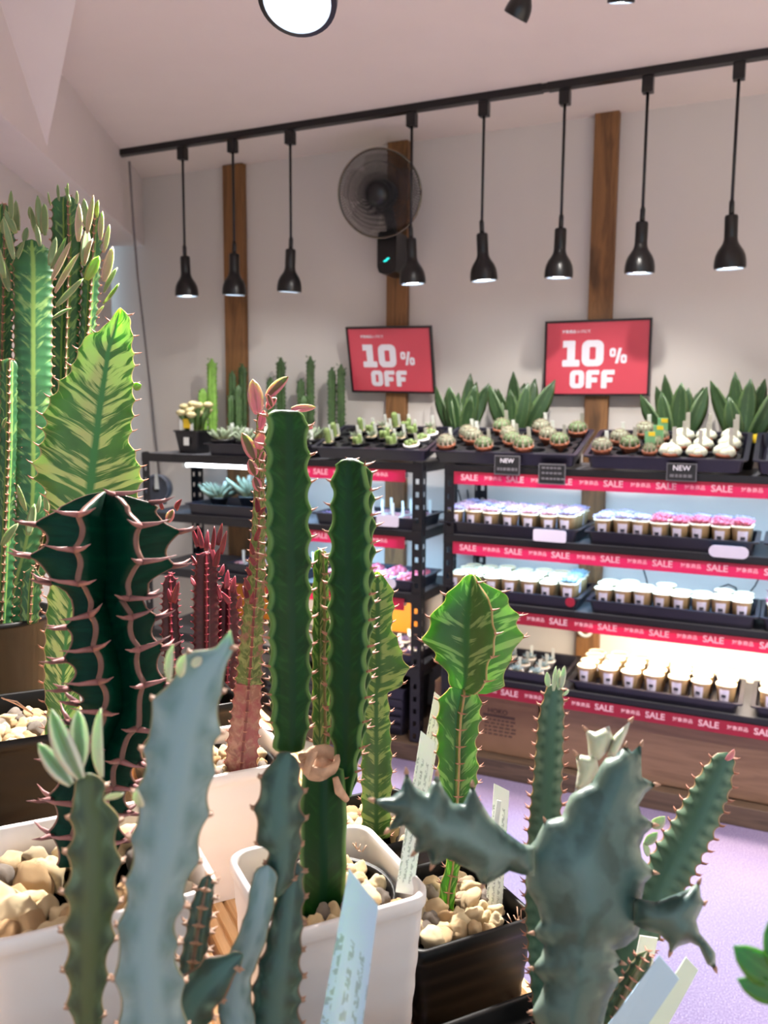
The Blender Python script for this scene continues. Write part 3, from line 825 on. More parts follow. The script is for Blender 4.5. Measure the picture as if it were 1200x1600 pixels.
# trays on the second, third and lowest boards of the cup rack
ORD = ('first', 'second', 'third', 'fourth', 'fifth', 'sixth', 'seventh', 'eighth', 'ninth')
ROW = ('front row', 'second row', 'third row', 'back row', 'fifth row')
zA = LEV[1][0]
xa0, xa1 = xs(688, 810), xs(908, 835); xb0, xb1 = xs(914, 835), xs(1186, 862)
m = tray('black tray of pink succulents in paper cups, second board, beside the rack posts', xa0, xa1, zA)
fill_cups(m, xa1 - xa0, .30, 7, 4, lambda i, j: ((P_pink, 'pink rosette') if (i + j) % 3 else (P_lil, 'pink rosette')), 'second board, tray beside rack posts', 'cups of pink rosettes by the rack posts')
m = tray('black tray of red-hearted succulents in paper cups on the second board', xb0, xb1, zA)
fill_cups(m, xb1 - xb0, .30, 8, 3, lambda i, j: ((P_rose, 'red-hearted rosette') if i > 2 and j < 2 else (P_lil, 'lilac rosette')), 'second board, long tray', 'cups of lilac and red rosettes', lambda i, j: j == 2 and i in (2,))
zA = LEV[2][0]
xa0, xa1 = xs(688, 915), xs(908, 955); xb0, xb1 = xs(916, 955), xs(1186, 985)
m = tray('black tray of pale seedlings in paper cups on the third board, beside the rack posts', xa0, xa1, zA)
fill_cups(m, xa1 - xa0, .30, 7, 4, lambda i, j: ((P_blue, 'blue rosette') if i == 6 else (P_cream, 'pale seedling')), 'third board, tray beside rack posts', 'cups in the third board tray by the posts')
m = tray('black tray of loosely spaced seedling cups on the third board', xb0, xb1, zA)
fill_cups(m, xb1 - xb0, .30, 8, 3, lambda i, j: (P_cream, 'pale seedling'), 'third board, long tray', 'spaced cups on the third board', lambda i, j: (j == 2 and i in (2, 4, 5)) )
zA = LEV[3][0]
xb0, xb1 = xs(890, 1060), xs(1160, 1108)
m = tray('black tray of golden seedlings in paper cups on the lowest board', xb0, xb1, zA, .30, .040)
fill_cups(m, xb1 - xb0, .30, 7, 4, lambda i, j: (P_gold, 'golden seedling'), 'lowest board, warm lit tray', 'cups of golden seedlings')
m = tray('black tray cut by the picture edge on the lowest board', xs(1172, 1110), xs(1172, 1110) + .42, zA, .30, .040)
fill_cups(m, .42, .30, 5, 3, lambda i, j: (P_gold, 'golden seedling'), 'lowest board, cut-off tray', 'cups in the cut-off lowest tray', lambda i, j: i > 1)
for z, lab in ((LEV[1][0], 'second'), (LEV[2][0], 'third')):
    x = xs(1192, 862)
    m = tray('black tray cut by the picture edge on the %s board' % lab, x, x + .30, z)
    fill_cups(m, .30, .30, 4, 3, lambda i, j: (P_rose, 'red-hearted rosette'), '%s board, cut-off tray' % lab, 'cups in the cut-off %s tray' % lab, lambda i, j: i > 0)

def pot_proto(name, potmat, R, H, body, cat, label_tag=True, tagh=.05, tagmat='paper', square=False):
    t = thing(name, '', cat)
    if square:
        mb = MB()
        mb.rings([[Vector((x, y, z)) for x, y in rrect(-a, -a, a, a, a * .2, 3)] for a, z in ((R * .75, 0), (R * .98, H - .006), (R * 1.05, H - .005), (R * 1.05, H), (R * .95, H), (R * .9, H - .01))])
        sharp(mb.build('pot', M[potmat], t), 40)
    else:
        MB().lathe([(0, 0), (R * .7, 0), (R * .95, H - .008), (R * 1.06, H - .007), (R * 1.06, H), (R * .95, H), (R * .9, H - .008)], 16).build('pot', M[potmat], t)
    MB().lathe([(0, H - .012), (R * .9, H - .010), (R * .92, H - .006), (0, H - .004)], 14, cap0=False, cap1=False).build('topping', M['sand'], t)
    body(t, R, H)
    if label_tag:
        a = MB().box((R * .35, R * .78, H + tagh / 2 - .012), (.012, .0012, tagh), Matrix.Rotation(.06, 3, 'X')).build('plant_label', M[tagmat], t, smooth=False)
    return t
def b_globe(mat, ribs=10, k=.95, tall=.8, wool='cactwool'):
    def f(t, R, H):
        r = R * k; mb = MB()
        fn_ = lambda a, z: 1 + .09 * math.cos(ribs * a)
        mb.lathe([(r * .5, H - .01), (r * .95, H + r * .15), (r * 1.02, H + r * .5 * tall), (r * .8, H + r * .95 * tall), (r * .4, H + r * 1.2 * tall), (0, H + r * 1.15 * tall)], ribs * 4, (0, 0, 0), False, False, fn_)
        mb.build('cactus_body', M[mat], t)
        sp = MB()
        for q in range(ribs):
            a = 2 * PI * q / ribs
            for (rr, zz) in ((1.1, .2), (1.08, .5), (.86, .9), (.5, 1.15)):
                p = Vector((r * rr * math.cos(a), r * rr * math.sin(a), H + r * zz * tall)); n_ = Vector((math.cos(a), math.sin(a), .4)).normalized()
                s_ = Vector((-math.sin(a), math.cos(a), 0))
                sp.add([p - s_ * .0045, p + n_ * .004 + Vector((0, 0, .005)), p + s_ * .0045, p + n_ * .004 - Vector((0, 0, .005)), p + n_ * .002], [(0, 1, 4), (1, 2, 4), (2, 3, 4), (3, 0, 4)])
        sp.build('spines', M[wool], t, kind='stuff')
    return f
def b_lumps(mat, n=7, r=.5):
    def f(t, R, H):
        mb = MB(); rnd = random.Random(2)
        for i in range(n):
            a = i * 2.4; d = 0 if i == 0 else R * .6; rr = R * r * rnd.uniform(.8, 1.2)
            mb.lathe([(0, -rr), (rr * .8, -rr * .5), (rr, 0), (rr * .8, rr * .55), (rr * .4, rr * .9), (0, rr * .96)], 12, (d * math.cos(a), d * math.sin(a), H + (R * .25 if i == 0 else R * .05)), False, False)
        mb.build('cactus_body', M[mat], t)
    return f
def b_cols(mat, hs, rr=.009, ribs=8, R0=.5):
    def f(t, R, H):
        for i, h in enumerate(hs):
            a = i * 2.4 + .5; d = 0 if len(hs) == 1 else R * R0
            fn_ = lambda a_, z: 1 + .13 * math.cos(ribs * a_)
            MB().lathe([(rr * .85, H - .01), (rr, H + h * .3), (rr * 1.02, H + h * .8), (rr * .75, H + h * .95), (rr * .3, H + h), (0, H + h)], ribs * 4, (d * math.cos(a), d * math.sin(a), 0), False, False, fn_).build('cactus_stem', M[mat], t)
    return f
def b_ros(mat, n=14, L=.04, up=.5, wid=.14, k=1):
    def f(t, R, H):
        mb = MB()
        for q in range(k):
            a = q * 2.4; d = 0 if k == 1 else R * .5
            rosette(mb, n, L, H - .004, 11 + q, up, wid, (d * math.cos(a), d * math.sin(a), 0))
        mb.build('rosette', M[mat], t, kind='stuff')
    return f
P_gym = pot_proto('globe_cactus', 'terracotta', .030, .034, b_globe('cact'), 'cactus', True, .066, 'labelgrey')
P_gym2 = pot_proto('globe_cactus', 'terracotta', .030, .034, b_globe('cactgrey', 12), 'cactus', True, .062)
P_white = pot_proto('white_cactus', 'terracotta', .028, .034, b_lumps('cactwhite', 6, .56), 'cactus', True, .078, 'labelgrey')
P_seed = pot_proto('globe_cactus_with_card', 'terracotta', .024, .034, b_globe('cact', 10, .85), 'cactus', False)
MB().box((.0, .022, .062), (.034, .0015, .064)).build('seed_card', M['greencard'], P_seed, smooth=False)
MB().box((.006, .0208, .085), (.022, .001, .014)).build('card_banner', M['yellow'], P_seed, smooth=False)
P_sc1 = pot_proto('column_cactus', 'black', .026, .036, b_cols('cactsmall', [.055], .011), 'cactus', True, .055)
P_sc2 = pot_proto('clump_cactus', 'black', .026, .036, b_cols('cactsmall', [.034, .022, .026], .008), 'cactus', True, .06)
P_sc3 = pot_proto('clump_cactus', 'whitepot', .028, .034, b_lumps('cactsmall', 5, .34), 'cactus', True, .045, 'labelgrey')
P_sc4 = pot_proto('spiky_rosette', 'black', .026, .036, b_ros('agave', 12, .034, .9, .13), 'succulent', True, .055)
P_haw = pot_proto('spiky_rosette', 'whitepot', .027, .032, b_ros('bluesucc', 14, .032, .9, .14), 'succulent', True, .055)
P_pur = pot_proto('potted_succulent', 'whitepot', .028, .032, b_ros('purple', 14, .03, .7, .3), 'succulent', True, .05)
P_pst = pot_proto('potted_succulent', 'whitepot', .029, .034, b_ros('pinksucc', 14, .026, .8, .3), 'succulent', True, .07)
P_lith = pot_proto('potted_succulent', 'whitepot', .032, .030, b_lumps('pinkred', 7, .42), 'succulent', False)

# tilted trays on the upper board
TILT = math.radians(16)
zT = LEV[0][0] + .002
def top_tray(label, pl, pr, py, cells=(6, 4), y0=YF - .02):
    x0, x1 = on_y(pl, py, y0).x, on_y(pr, py, y0).x
    return tray(label, x0, x1, zT, .30, .05, TILT, y0, cells), x1 - x0
def ranked(lst, kx=0, ky=1):
    """give every pot of a tray its row and its place in the row"""
    rows = {}
    for e in lst: rows.setdefault(min(3, int(e[ky] * 3.6)), []).append(e)
    out = []
    for r_, k in enumerate(sorted(rows)):
        for i, e in enumerate(sorted(rows[k], key=lambda q: q[kx])): out.append((e, '%s, %s from the corner side' % (ROW[r_], ORD[i])))
    return out
def top_place(m, wd, proto, fx, fy, lab, grp, z=.016, s=1.0):
    place(proto, m @ TR(((fx - .5) * (wd - .07), (fy - .5) * .235, z + .010), random.uniform(-.15, .15), s * random.uniform(.95, 1.05)), lab, grp)
m, wd = top_tray('tilted black cell tray of small mixed cacti on the corner rack', 487, 668, 716, (6, 4))
mix = [(P_sc1, .06, .05), (P_sc1, .03, .38), (P_sc4, .25, .35), (P_sc2, .36, .05), (P_sc2, .33, .68), (P_sc1, .22, .72), (P_sc4, .42, .38), (P_sc4, .5, .7), (P_sc2, .56, .36), (P_sc2, .70, .05), (P_sc3, .90, .05), (P_sc3, .93, .38), (P_sc3, .95, .68), (P_sc2, .76, .68), (P_sc4, .88, .95), (P_sc2, .64, .95), (P_sc4, .38, .97), (P_sc4, .72, .36), (P_sc1, .52, .97)]
nm = {P_sc1: 'short green column cactus', P_sc2: 'stubby green cactus clump', P_sc3: 'round cacti in white pot', P_sc4: 'spiky green rosette'}
for (pr, fx, fy), rk in ranked(mix, 1, 2):
    top_place(m, wd, pr, fx, fy, '%s, mixed tray, %s' % (nm[pr], rk), 'small plants of the mixed cactus tray, ' + nm[pr])
m, wd = top_tray('tilted black cell tray of globe cacti in terracotta pots with white labels', 672, 902, 730, (6, 4))
for (fx, fy, pr), rk in ranked(((.04, .04, P_gym2), (.13, .55, P_gym2), (.21, .33, P_gym2), (.35, .02, P_gym), (.36, .9, P_gym), (.47, .55, P_gym2), (.53, .30, P_gym), (.66, .03, P_gym), (.68, .92, P_gym2), (.78, .55, P_gym2), (.90, .28, P_gym), (.97, .86, P_gym))):
    top_place(m, wd, pr, fx, fy, 'ribbed globe cactus, tilted tray by the posts, %s' % rk, 'globe cacti of the tray beside the posts', .02, 1.08)
m, wd = top_tray('tilted black cell tray half filled with white woolly cacti', 910, 1168, 744, (7, 4))
for (fx, fy, pr), rk in ranked(((.05, .05, P_gym2), (.14, .5, P_gym2), (.24, .22, P_gym), (.30, .85, P_gym2))):
    top_place(m, wd, pr, fx, fy, 'ribbed globe cactus beside the white cacti, %s' % rk, 'globe cacti beside the white cacti', .02, 1.08)
for (fx, fy), rk in ranked(((.40, .03), (.43, .33), (.44, .66))):
    top_place(m, wd, P_seed, fx, fy, 'small globe cactus with green and yellow card, %s' % rk.split(',')[0], 'globe cacti with green cards', .02)
for (fx, fy), rk in ranked(((.55, .03), (.60, .38), (.60, .75), (.73, .05), (.76, .40), (.76, .78), (.92, .06), (.94, .42), (.94, .80))):
    top_place(m, wd, P_white, fx, fy, 'white woolly cactus with tall pale label, %s' % rk, 'white woolly cacti', .014, 1.1)
m, wd = top_tray('empty tilted black tray with a slotted floor at the picture edge', 1174, 1330, 756, None)
tt = [o for o in COL.objects if o.name.startswith('plant_tray') and o.get('label', '').startswith('empty tilted')][0]
for i in range(14):
    MB().box((0, -.125 + i * .019, .006), (wd - .07, .006, .004)).build('slat', M['grey'], tt, smooth=False)

# price cards, shelf tags
def price_card(label, px0, py0, px1, py1, lines):
    a, b = on_y(px0, py0, YF - .03), on_y(px1, py1, YF - .03)
    t = thing('price_card', label, 'price card', ((a.x + b.x) / 2, YF - .03, (a.z + b.z) / 2))
    wd, ht = b.x - a.x, a.z - b.z
    MB().box((0, 0, 0), (wd, .003, ht)).build('rim', M['chalkrim'], t, smooth=False)
    MB().box((0, -.001, 0), (wd * .93, .004, ht * .88)).build('board', M['chalk'], t, smooth=False)
    for k, (s, sz, z) in enumerate(lines):
        if s: link('lettering', textmesh(s, sz, .01, .0003, M['letter']), t, mw=Matrix.Translation((0, -.0034, z * ht)) @ RX)
        else:
            rnd = random.Random(k + int(px0)); x = -.38
            while x < .36:
                ww = rnd.uniform(.06, .14)
                MB().box(((x + ww / 2) * wd, -.0034, z * ht), (ww * wd, .0008, sz)).build('print_mark', M['chalkrim'], t, smooth=False); x += ww + .04
    return t
price_card('black NEW card hanging from the globe cactus tray', 773, 711, 812, 743, [('NEW', .022, .22), (None, .010, -.2)])
price_card('black handwritten card beside the NEW card, hanging lower', 842, 724, 883, 758, [(None, .007, .3), (None, .007, .05), (None, .007, -.22)])
price_card('black NEW card hanging under the white woolly cacti', 1042, 723, 1088, 753, [('NEW', .024, .22), (None, .010, -.2)])
def shelf_tag(label, px, py, wpx, hpx, oval, mat='cuplabel'):
    y = YF - .004; c = on_y(px, py, y); k = (c - CAM).dot(fwd) / FPX; wd, ht = wpx * k, hpx * k
    pts = rrect(-wd / 2, -ht / 2, wd / 2, ht / 2, (ht * .49 if oval else ht * .2), 5)
    o = MB().rings([[Vector((c.x + x, y - .022 + q, c.z + z)) for x, z in pts] for q in (0, .002)]).build('shelf_tag', M[mat], smooth=False)
    tag(sharp(o), label, 'tag'); 
shelf_tag('rounded pale tag on the front of the pink rosette tray', 861, 836, 52, 19, False)
shelf_tag('oval pale tag on the front of the red-hearted rosette tray', 1139, 861, 58, 19, True)
shelf_tag('round red sticker between the third board trays', 893, 939, 15, 15, True, 'red')
shelf_tag('rounded pale tag on the corner rack under white labelled pots', 609, 813, 38, 18, False)
shelf_tag('oval pale tag on the corner rack under the pink lithops pots', 612, 910, 22, 17, True)

# lowest board, haworthias by the posts
xa0, xa1 = xs(760, 1030), xs(884, 1052)
m = tray('black tray of bluish spiky rosettes on the lowest board', xa0 - .18, xa1, LEV[3][0], .30, .045)
for i in range(5):
    for j in range(3):
        place(P_haw, m @ TR((-.5 * (xa1 - xa0 + .18) + .06 + i * .076, -.095 + j * .085, .004), random.uniform(-.3, .3)), 'bluish spiky rosette in white pot, lowest board, %s, %s from its tray end' % (ROW[j], ORD[i]), 'bluish rosettes of the lowest board')

# ------------------------------------------------------------------ corner rack contents
z2, z3, z4 = LEV[1][0], LEV[2][0], LEV[3][0]
m = tray('black tray holding two silver rosettes on the corner rack', xs(292, 785), xs(412, 792), z2, .30, .05)
P_aga = pot_proto('silver_rosette', 'black', .05, .045, b_ros('silver', 30, .135, .55, .028), 'succulent', True, .09)
place(P_aga, TR((on_y(342, 770, 3.08).x, 3.08, z2 + .03), .2, .85), 'pale spiky rosette plant at the corner end of the second board tray', 'silver rosettes')
place(P_aga, TR((on_y(392, 770, 3.10).x, 3.10, z2 + .03), 1.2, 1.1), 'large silver-green spiky rosette plant in the second board tray', 'silver rosettes')
m = tray('black tray of labelled pots on the second board of the corner rack', xs(490, 785), xs(655, 800), z2)
wd = xs(655, 800) - xs(490, 785)
for i in range(5):
    for j in range(3):
        pr = P_pur if i < 2 else P_pst
        place(pr, m @ TR((-wd / 2 + .055 + i * (wd - .11) / 4, -.095 + j * .085, .004), random.uniform(-.3, .3)),
              ('purple succulent in white pot' if i < 2 else 'pink succulent with tall label') + ', corner rack second board, %s, %s along' % (ROW[j], ORD[i]), 'white potted succulents of the second board' if i < 2 else 'pink succulents with tall labels')
m = tray('black tray of small white pots on the third board of the corner rack', xs(350, 872), xs(480, 885), z3)
wd = xs(480, 885) - xs(350, 872)
for i in range(4):
    for j in range(3):
        place(P_pst, m @ TR((-wd / 2 + .06 + i * (wd - .12) / 3, -.095 + j * .085, .004), random.uniform(-.3, .3)), 'pale succulent in white pot, corner rack third board, %s, %s along' % (ROW[j], ORD[i]), 'pale potted succulents of the third board')
m = tray('black tray of pink lithops bowls on the third board of the corner rack', xs(500, 895), xs(652, 905), z3)
wd = xs(652, 905) - xs(500, 895)
for i in range(4):
    for j in range(3):
        place(P_lith, m @ TR((-wd / 2 + .06 + i * (wd - .12) / 3, -.095 + j * .085, .004), random.uniform(-.3, .3), 1.15), 'white bowl of pink pebble-like succulents, third board, %s, %s along' % (ROW[j], ORD[i]), 'bowls of pink pebble succulents')
m = tray('black tray of purple succulents on the lowest board of the corner rack', xs(520, 1010), xs(652, 1020), z4)
wd = xs(652, 1020) - xs(520, 1010)
for i in range(4):
    for j in range(3):
        place(P_pur, m @ TR((-wd / 2 + .055 + i * (wd - .11) / 3, -.095 + j * .085, .004), random.uniform(-.3, .3), 1.1), 'purple succulent in white pot, corner rack lowest board, %s, %s along' % (ROW[j], ORD[i]), 'purple succulents of the lowest board')
o = bev(MB().box((on_y(600, 930, 3.30).x, 3.31, z4 + .115), (.34, .012, .22)).build('orange_board', M['orange'], smooth=False), .003)
tag(o, 'glowing orange board standing behind the purple succulents', 'board')
o = bev(MB().box((on_y(395, 930, 3.30).x, 3.31, z4 + .115), (.22, .012, .22)).build('orange_board', M['orange'], smooth=False), .003)
tag(o, 'orange board behind the crimson plant, on the corner rack', 'board')

# upper board of the corner rack
def xz(px, py, y): p = on_y(px, py, y); return p
P_box = pot_proto('crested_cactus', 'black', .055, .085, lambda t, R, H: None, 'cactus', False, square=True)
for i in range(12):
    a = i * 2.4; d = .045 * math.sqrt(i / 12); h = .07 + .02 * math.sin(i * 1.7)
    x, y = d * math.cos(a), d * math.sin(a)
    st = MB().tube([(x * .7, y * .7, .07), (x, y, .085 + h * .5), (x * 1.5, y * 1.5, .085 + h)], [.008, .009, .012], 8).build('stem', M['cactcol'], P_box)
    MB().lathe([(0, -.012), (.014, -.006), (.02, .004), (.012, .012), (0, .014)], 10, (x * 1.5, y * 1.5, .085 + h + .004), False, False, lambda a_, z: 1 + .2 * math.sin(5 * a_)).build('crest', M['crest'], st)
for x in (-.026, .02): MB().box((x, -.045, .105), (.014, .0015, .05)).build('plant_label', M['paper'], P_box, smooth=False)
MB().box((.0, -.046, .11), (.03, .002, .035)).build('yellow_tag', M['yellow'], P_box, smooth=False)
MB().box((.005, -.0575, .045), (.024, .001, .03)).build('sticker', M['paper'], P_box, smooth=False)
c = on_y(304, 703, 3.06); place(P_box, TR((c.x, 3.06, LEV[0][0] + .001), .05, 1.18), 'black square pot of crested cacti with beige tops at the rack corner', None)
m = tray('black tray of grey-green rosettes beside the crested cacti', on_y(318, 705, YF).x, on_y(478, 712, YF).x, LEV[0][0] + .001, .30, .05, .03)
wd = on_y(478, 712, YF).x - on_y(318, 705, YF).x
P_al = pot_proto('grey_rosette', 'black', .034, .045, b_ros('agave', 18, .055, .7, .16), 'succulent', True, .05)
for i in range(4):
    for j in range(3):
        place(P_al, m @ TR((-wd / 2 + .065 + i * (wd - .13) / 3, -.095 + j * .09, .004), i + j * 1.3, random.uniform(1.2, 1.5)), 'grey-green rosette, tray beside crested cacti, %s, %s from them' % (ROW[j], ORD[i]), 'grey-green rosettes of the upper board')
def b_tall(mat, hs, rr):
    def f(t, R, H):
        for i, h in enumerate(hs):
            a0 = i * 2.4 + .5; d = R * .5; n = int(h / .009); prof = []
            for q in range(n + 1):
                z = q / n; k = (1 if z < .92 else max(.25, (1 - z) / .08)) * (.85 + .15 * min(1, z * 5))
                prof.append((rr * k * (1.12 if q % 2 else .92), H - .01 + (h + .01) * z))
            fn_ = lambda a, z: 1 + .30 * math.cos(4 * a + i)
            MB().lathe(prof, 24, (d * math.cos(a0), d * math.sin(a0), 0), False, True, fn_).build('cactus_stem', M[mat], t)
            lf = MB(); rnd = random.Random(i)
            for q in range(int(h / .006)):
                a = rnd.randrange(4) * PI / 2 - i / 4 + rnd.uniform(-.3, .3); z = H + h * rnd.uniform(.15, .98); c_ = Vector((d * math.cos(a0), d * math.sin(a0), z))
                o_ = Vector((math.cos(a), math.sin(a), .9)).normalized()
                lf.tube([c_ + Vector((math.cos(a), math.sin(a), 0)) * rr * .9, c_ + Vector((math.cos(a), math.sin(a), 0)) * rr * .9 + o_ * .008, c_ + Vector((math.cos(a), math.sin(a), 0)) * rr * .9 + o_ * .016], [.001, .003, .0004], 4, False)
            lf.build('leaflets', M[mat], t, kind='stuff')
    return f
def tallcol(label, px, ptop, hs, mat, y=3.28, rr=.016):
    top = on_y(px, ptop, y); z0 = LEV[0][0] + .001; H = .08
    h = top.z - z0 - H
    p = pot_proto('tall_column_cactus', 'blackpot', .05, H, b_tall(mat, [h * k for k in hs], rr), 'cactus', False)
    place(p, TR((top.x, y, z0), random.uniform(-.3, .3)), label, None)
tallcol('tall lime-green column cactus behind the crested cacti', 322, 560, [1, .6], 'cactlime', 3.26, .019)
tallcol('tall dark column cactus standing in front of the corner timber post', 370, 568, [1, .9, .7, .5, .55], 'cacttall', 3.27, .015)
tallcol('tall dark column cactus right behind the pink-leaved shoot', 430, 558, [1, .75], 'cacttall', 3.28, .016)
tallcol('tall dark column cactus pair between pink shoot and poster', 476, 556, [1, .72, .5], 'cacttall', 3.28, .016)
tallcol('slim twin column cactus beside the crooked poster', 524, 569, [1, .96], 'cacttall', 3.28, .016)

# snake plants behind the tilted trays
def leaf_ring(mb, base, tip, wv, nrm, fold=.25, thick=.0012, bend=0.0, n=7, prof=None, u0=0.0):
    """blade from base to tip with lens section; UV.x is 0 at the midrib and 1 at the edge"""
    base, tip, nrm = Vector(base), Vector(tip), Vector(nrm)
    ax = tip - base; L = ax.length; ax.normalize(); s = ax.cross(nrm).normalized(); nn = s.cross(ax).normalized()
    rs, uv = [], []
    for q in range(n):
        t_ = q / (n - 1)
        w_ = prof(t_) if prof else (math.sin(PI * min(1, (t_ * .88 + .07)) ** .9) ** .75 if t_ < 1 else .04)
        w_ = max(w_, .05) * wv / 2
        p = base + ax * (L * t_) + nn * (bend * L * (4 * t_ * (1 - t_)))
        th = thick * (1 - .7 * t_) + .0001
        cs = [(-1, fold, 0), (-.5, fold * .4, th), (0, 0, th), (.5, fold * .4, th), (1, fold, 0), (.5, fold * .4, -th), (0, 0, -th * 1.4), (-.5, fold * .4, -th)]
        rs.append([p + s * (w_ * a) + nn * (w_ * b_ + h_) for a, b_, h_ in cs]); uv += [(abs(a), t_ + .001) for a, b_, h_ in cs]
    mb.rings(rs, True, True, True, uv)
    return mb
def snake(label, px, ptop, seed, y=3.26):
    rnd = random.Random(seed); top = on_y(px, ptop, y); z0 = LEV[0][0] + .001; H = .09
    t = thing('snake_plant', label, 'plant', (top.x, y, z0))
    MB().lathe([(0, 0), (.04, 0), (.055, H), (.058, H + .001), (.05, H), (.048, H - .01)], 18).build('pot', M['blackpot'], t)
    h = top.z - z0 - H
    for i in range(9):
        a = i * 2.4 + seed; lean = .12 + .42 * (i / 8); hh = h * rnd.uniform(.72, 1.0) if i else h
        b_ = Vector((.02 * math.cos(a), .02 * math.sin(a) * .6, H - .012))
        e_ = b_ + Vector((math.cos(a) * lean * hh, math.sin(a) * lean * hh * .45, hh * (1 - .25 * lean)))
        nrm = Vector((math.cos(a) * .5, -1 + .3 * math.sin(a), .1))
        leaf_ring(MB(), b_, e_, rnd.uniform(.058, .074), nrm, .3, .003, .05 * rnd.choice((-1, 1)), 8, lambda q: (.45 + .55 * math.sin(PI * min(1, q * 1.15) ** .8 * .62)) * (1 - q ** 5) + .01).build('leaf', M['leafS'], t)
    MB().box((.03, -.05, H + .02), (.04, .0015, .03)).build('plant_label', M['yellow'], t, smooth=False)
snake('upright snake plant right beside the crooked poster', 722, 575, 1)
snake('darker spreading snake plant between the two posters', 808, 572, 2)
snake('broad-leaved snake plant beside the level poster', 1062, 576, 3)
snake('snake plant at the picture edge behind the slotted tray', 1166, 572, 4)

# boxes below, other things on and by the racks
c = on_y(757, 1150, 2.99); a, b = on_y(676, 1160, 2.99), on_y(838, 1160, 2.99)
bx = thing('cardboard_box', 'plain brown cardboard box with black print under the cup rack', 'box', (c.x, 3.14, .07))
wd = b.x - a.x
bev(MB().box((0, 0, .125), (wd, .30, .25)).build('carton', M['card'], bx, smooth=False), .004)
MB().box((0, -.151, .235), (.05, .001, .03)).build('tape', M['tape'], bx, smooth=False)
link('lettering', textmesh('HOKO', .026, .02, .0003, M['cardprint']), bx, mw=Matrix.Translation((.05, -.151, .165)) @ RX)
MB().box((.055, -.1508, .148), (.125, .001, .010)).build('print_bar', M['cardprint'], bx, smooth=False)
rnd = random.Random(4)
for r_ in range(5):
    x = 0.0
    while x < .11:
        ww = rnd.uniform(.008, .02); MB().box((x + ww / 2, -.1508, .132 - r_ * .014), (ww, .001, .006)).build('print_mark', M['cardprint'], bx, smooth=False); x += ww + .006
a, b = on_y(842, 1180, 2.975), on_y(1260, 1230, 2.975)
bx = thing('storage_box', 'long wood-grain storage box under the cup rack beside the carton', 'box', ((a.x + b.x) / 2 + .1, 3.13, .07))
bev(MB().box((0, 0, .125), (b.x - a.x + .2, .30, .25)).build('carcass', M['panelwood'], bx, smooth=False), .003)
bev(MB().box((0, -.152, .125), (b.x - a.x + .19, .008, .238)).build('front_panel', M['panelwood'], bx, smooth=False), .002)
for k, (px, w_) in enumerate(((600, .26), (470, .3))):
    c = on_y(px, 1150, 3.05)
    t = thing('plastic_crate', ('dark plastic crate under the corner rack, beside the rack posts', 'dark plastic crate under the corner rack, further along')[k], 'crate', (c.x, 3.12, .07))
    sharp(tray_mesh(w_, .30, .20, .01).build('crate_body', M['tray'], t), 40)
    for q in range(4): MB().box((0, -.147 + .002 * q, .04 + .035 * q), (w_ - .04, .006, .008)).build('rib', M['tray'], t, smooth=False)
# round air circulator on the second board by the corner
c = on_y(247, 765, 3.20)
t = thing('air_circulator', 'round grey air circulator with slotted grille standing at the rack corner', 'fan', (c.x, 3.20, z2 + .001))
cm_ = Matrix.Translation((0, 0, .075)) @ Matrix.Rotation(PI / 2, 4, 'X') @ Matrix.Rotation(.25, 4, 'Y')
o = MB().lathe([(0, -.04), (.05, -.035), (.066, -.02), (.07, .01), (.066, .024), (.058, .026), (.056, .012), (0, .010)], 32).build('housing', M['grey'], t); o.matrix_basis = cm_
for k in range(9):
    x = -.044 + k * .011; h_ = math.sqrt(max(.0, .054 ** 2 - x * x))
    o = MB().box((0, x, .018), (2 * h_, .004, .008)).build('grille_bar', M['grey'], t, smooth=False); o.matrix_basis = cm_
o = MB().lathe([(0, .03), (.014, .029), (.018, .024), (.018, .016)], 16).build('centre_cap', M['black'], t); o.matrix_basis = cm_
MB().lathe([(.04, 0), (.038, .008), (.012, .012)], 20).build('foot', M['grey'], t)
p0 = on_y(243, 716, 3.05); 
t = thing('hanging_tag', 'white paper tag dangling on a thread in front of the circulator', 'tag', (p0.x, 3.05, 1.12))
MB().tube([(0, 0, 0), (.002, 0, -.06)], .0012, 5).build('thread', M['paper'], t)
MB().add([(-.008, 0, -.055), (.008, 0, -.055), (.016, 0, -.125), (-.01, 0, -.125), (-.008, .002, -.055), (.008, .002, -.055), (.016, .002, -.125), (-.01, .002, -.125)],
         [(0, 1, 2, 3), (7, 6, 5, 4), (0, 4, 5, 1), (1, 5, 6, 2), (2, 6, 7, 3), (3, 7, 4, 0)]).build('paper', M['paper'], t, smooth=False)
pts = [on_y(x, y, WALL - .012) for x, y in ((210, 262), (215, 340), (224, 440), (231, 520), (234, 600), (243, 690), (252, 770))]
pts = [on_y(x, y, yy) for x, y, yy in ((202, 252, 3.0), (205, 300, 3.02), (209, 360, 3.03), (215, 430, 3.08), (223, 500, 3.2))] + pts[4:]
o = MB().tube(pts, .005, 6).build('power_cord', M['cable']); tag(o, 'thin grey cord running down the wall from the end of the track', 'cord')
for lab, pp in (('loop of black cable hanging behind the pink rosettes', ((716, 765), (722, 790), (728, 808), (733, 790), (730, 765))),
                ('black cable arc standing behind the spaced seedling cups', ((1120, 928), (1124, 918), (1138, 913), (1150, 918), (1152, 928))),
                ('short black cable slanting behind the spaced seedling cups', ((1168, 930), (1180, 915), (1190, 895))),
                ('thin black cable behind the cups of the long third tray', ((1004, 885), (1010, 905), (1013, 920)))):
    o = MB().tube([on_y(x, y, 3.345) for x, y in pp], .003, 6).build('cable', M['blackcable']); tag(o, lab, 'cable')
t = thing('tape_roll', 'white ring of tape hung on the post above the lowest board', 'tape roll', on_y(914, 984, 3.34))
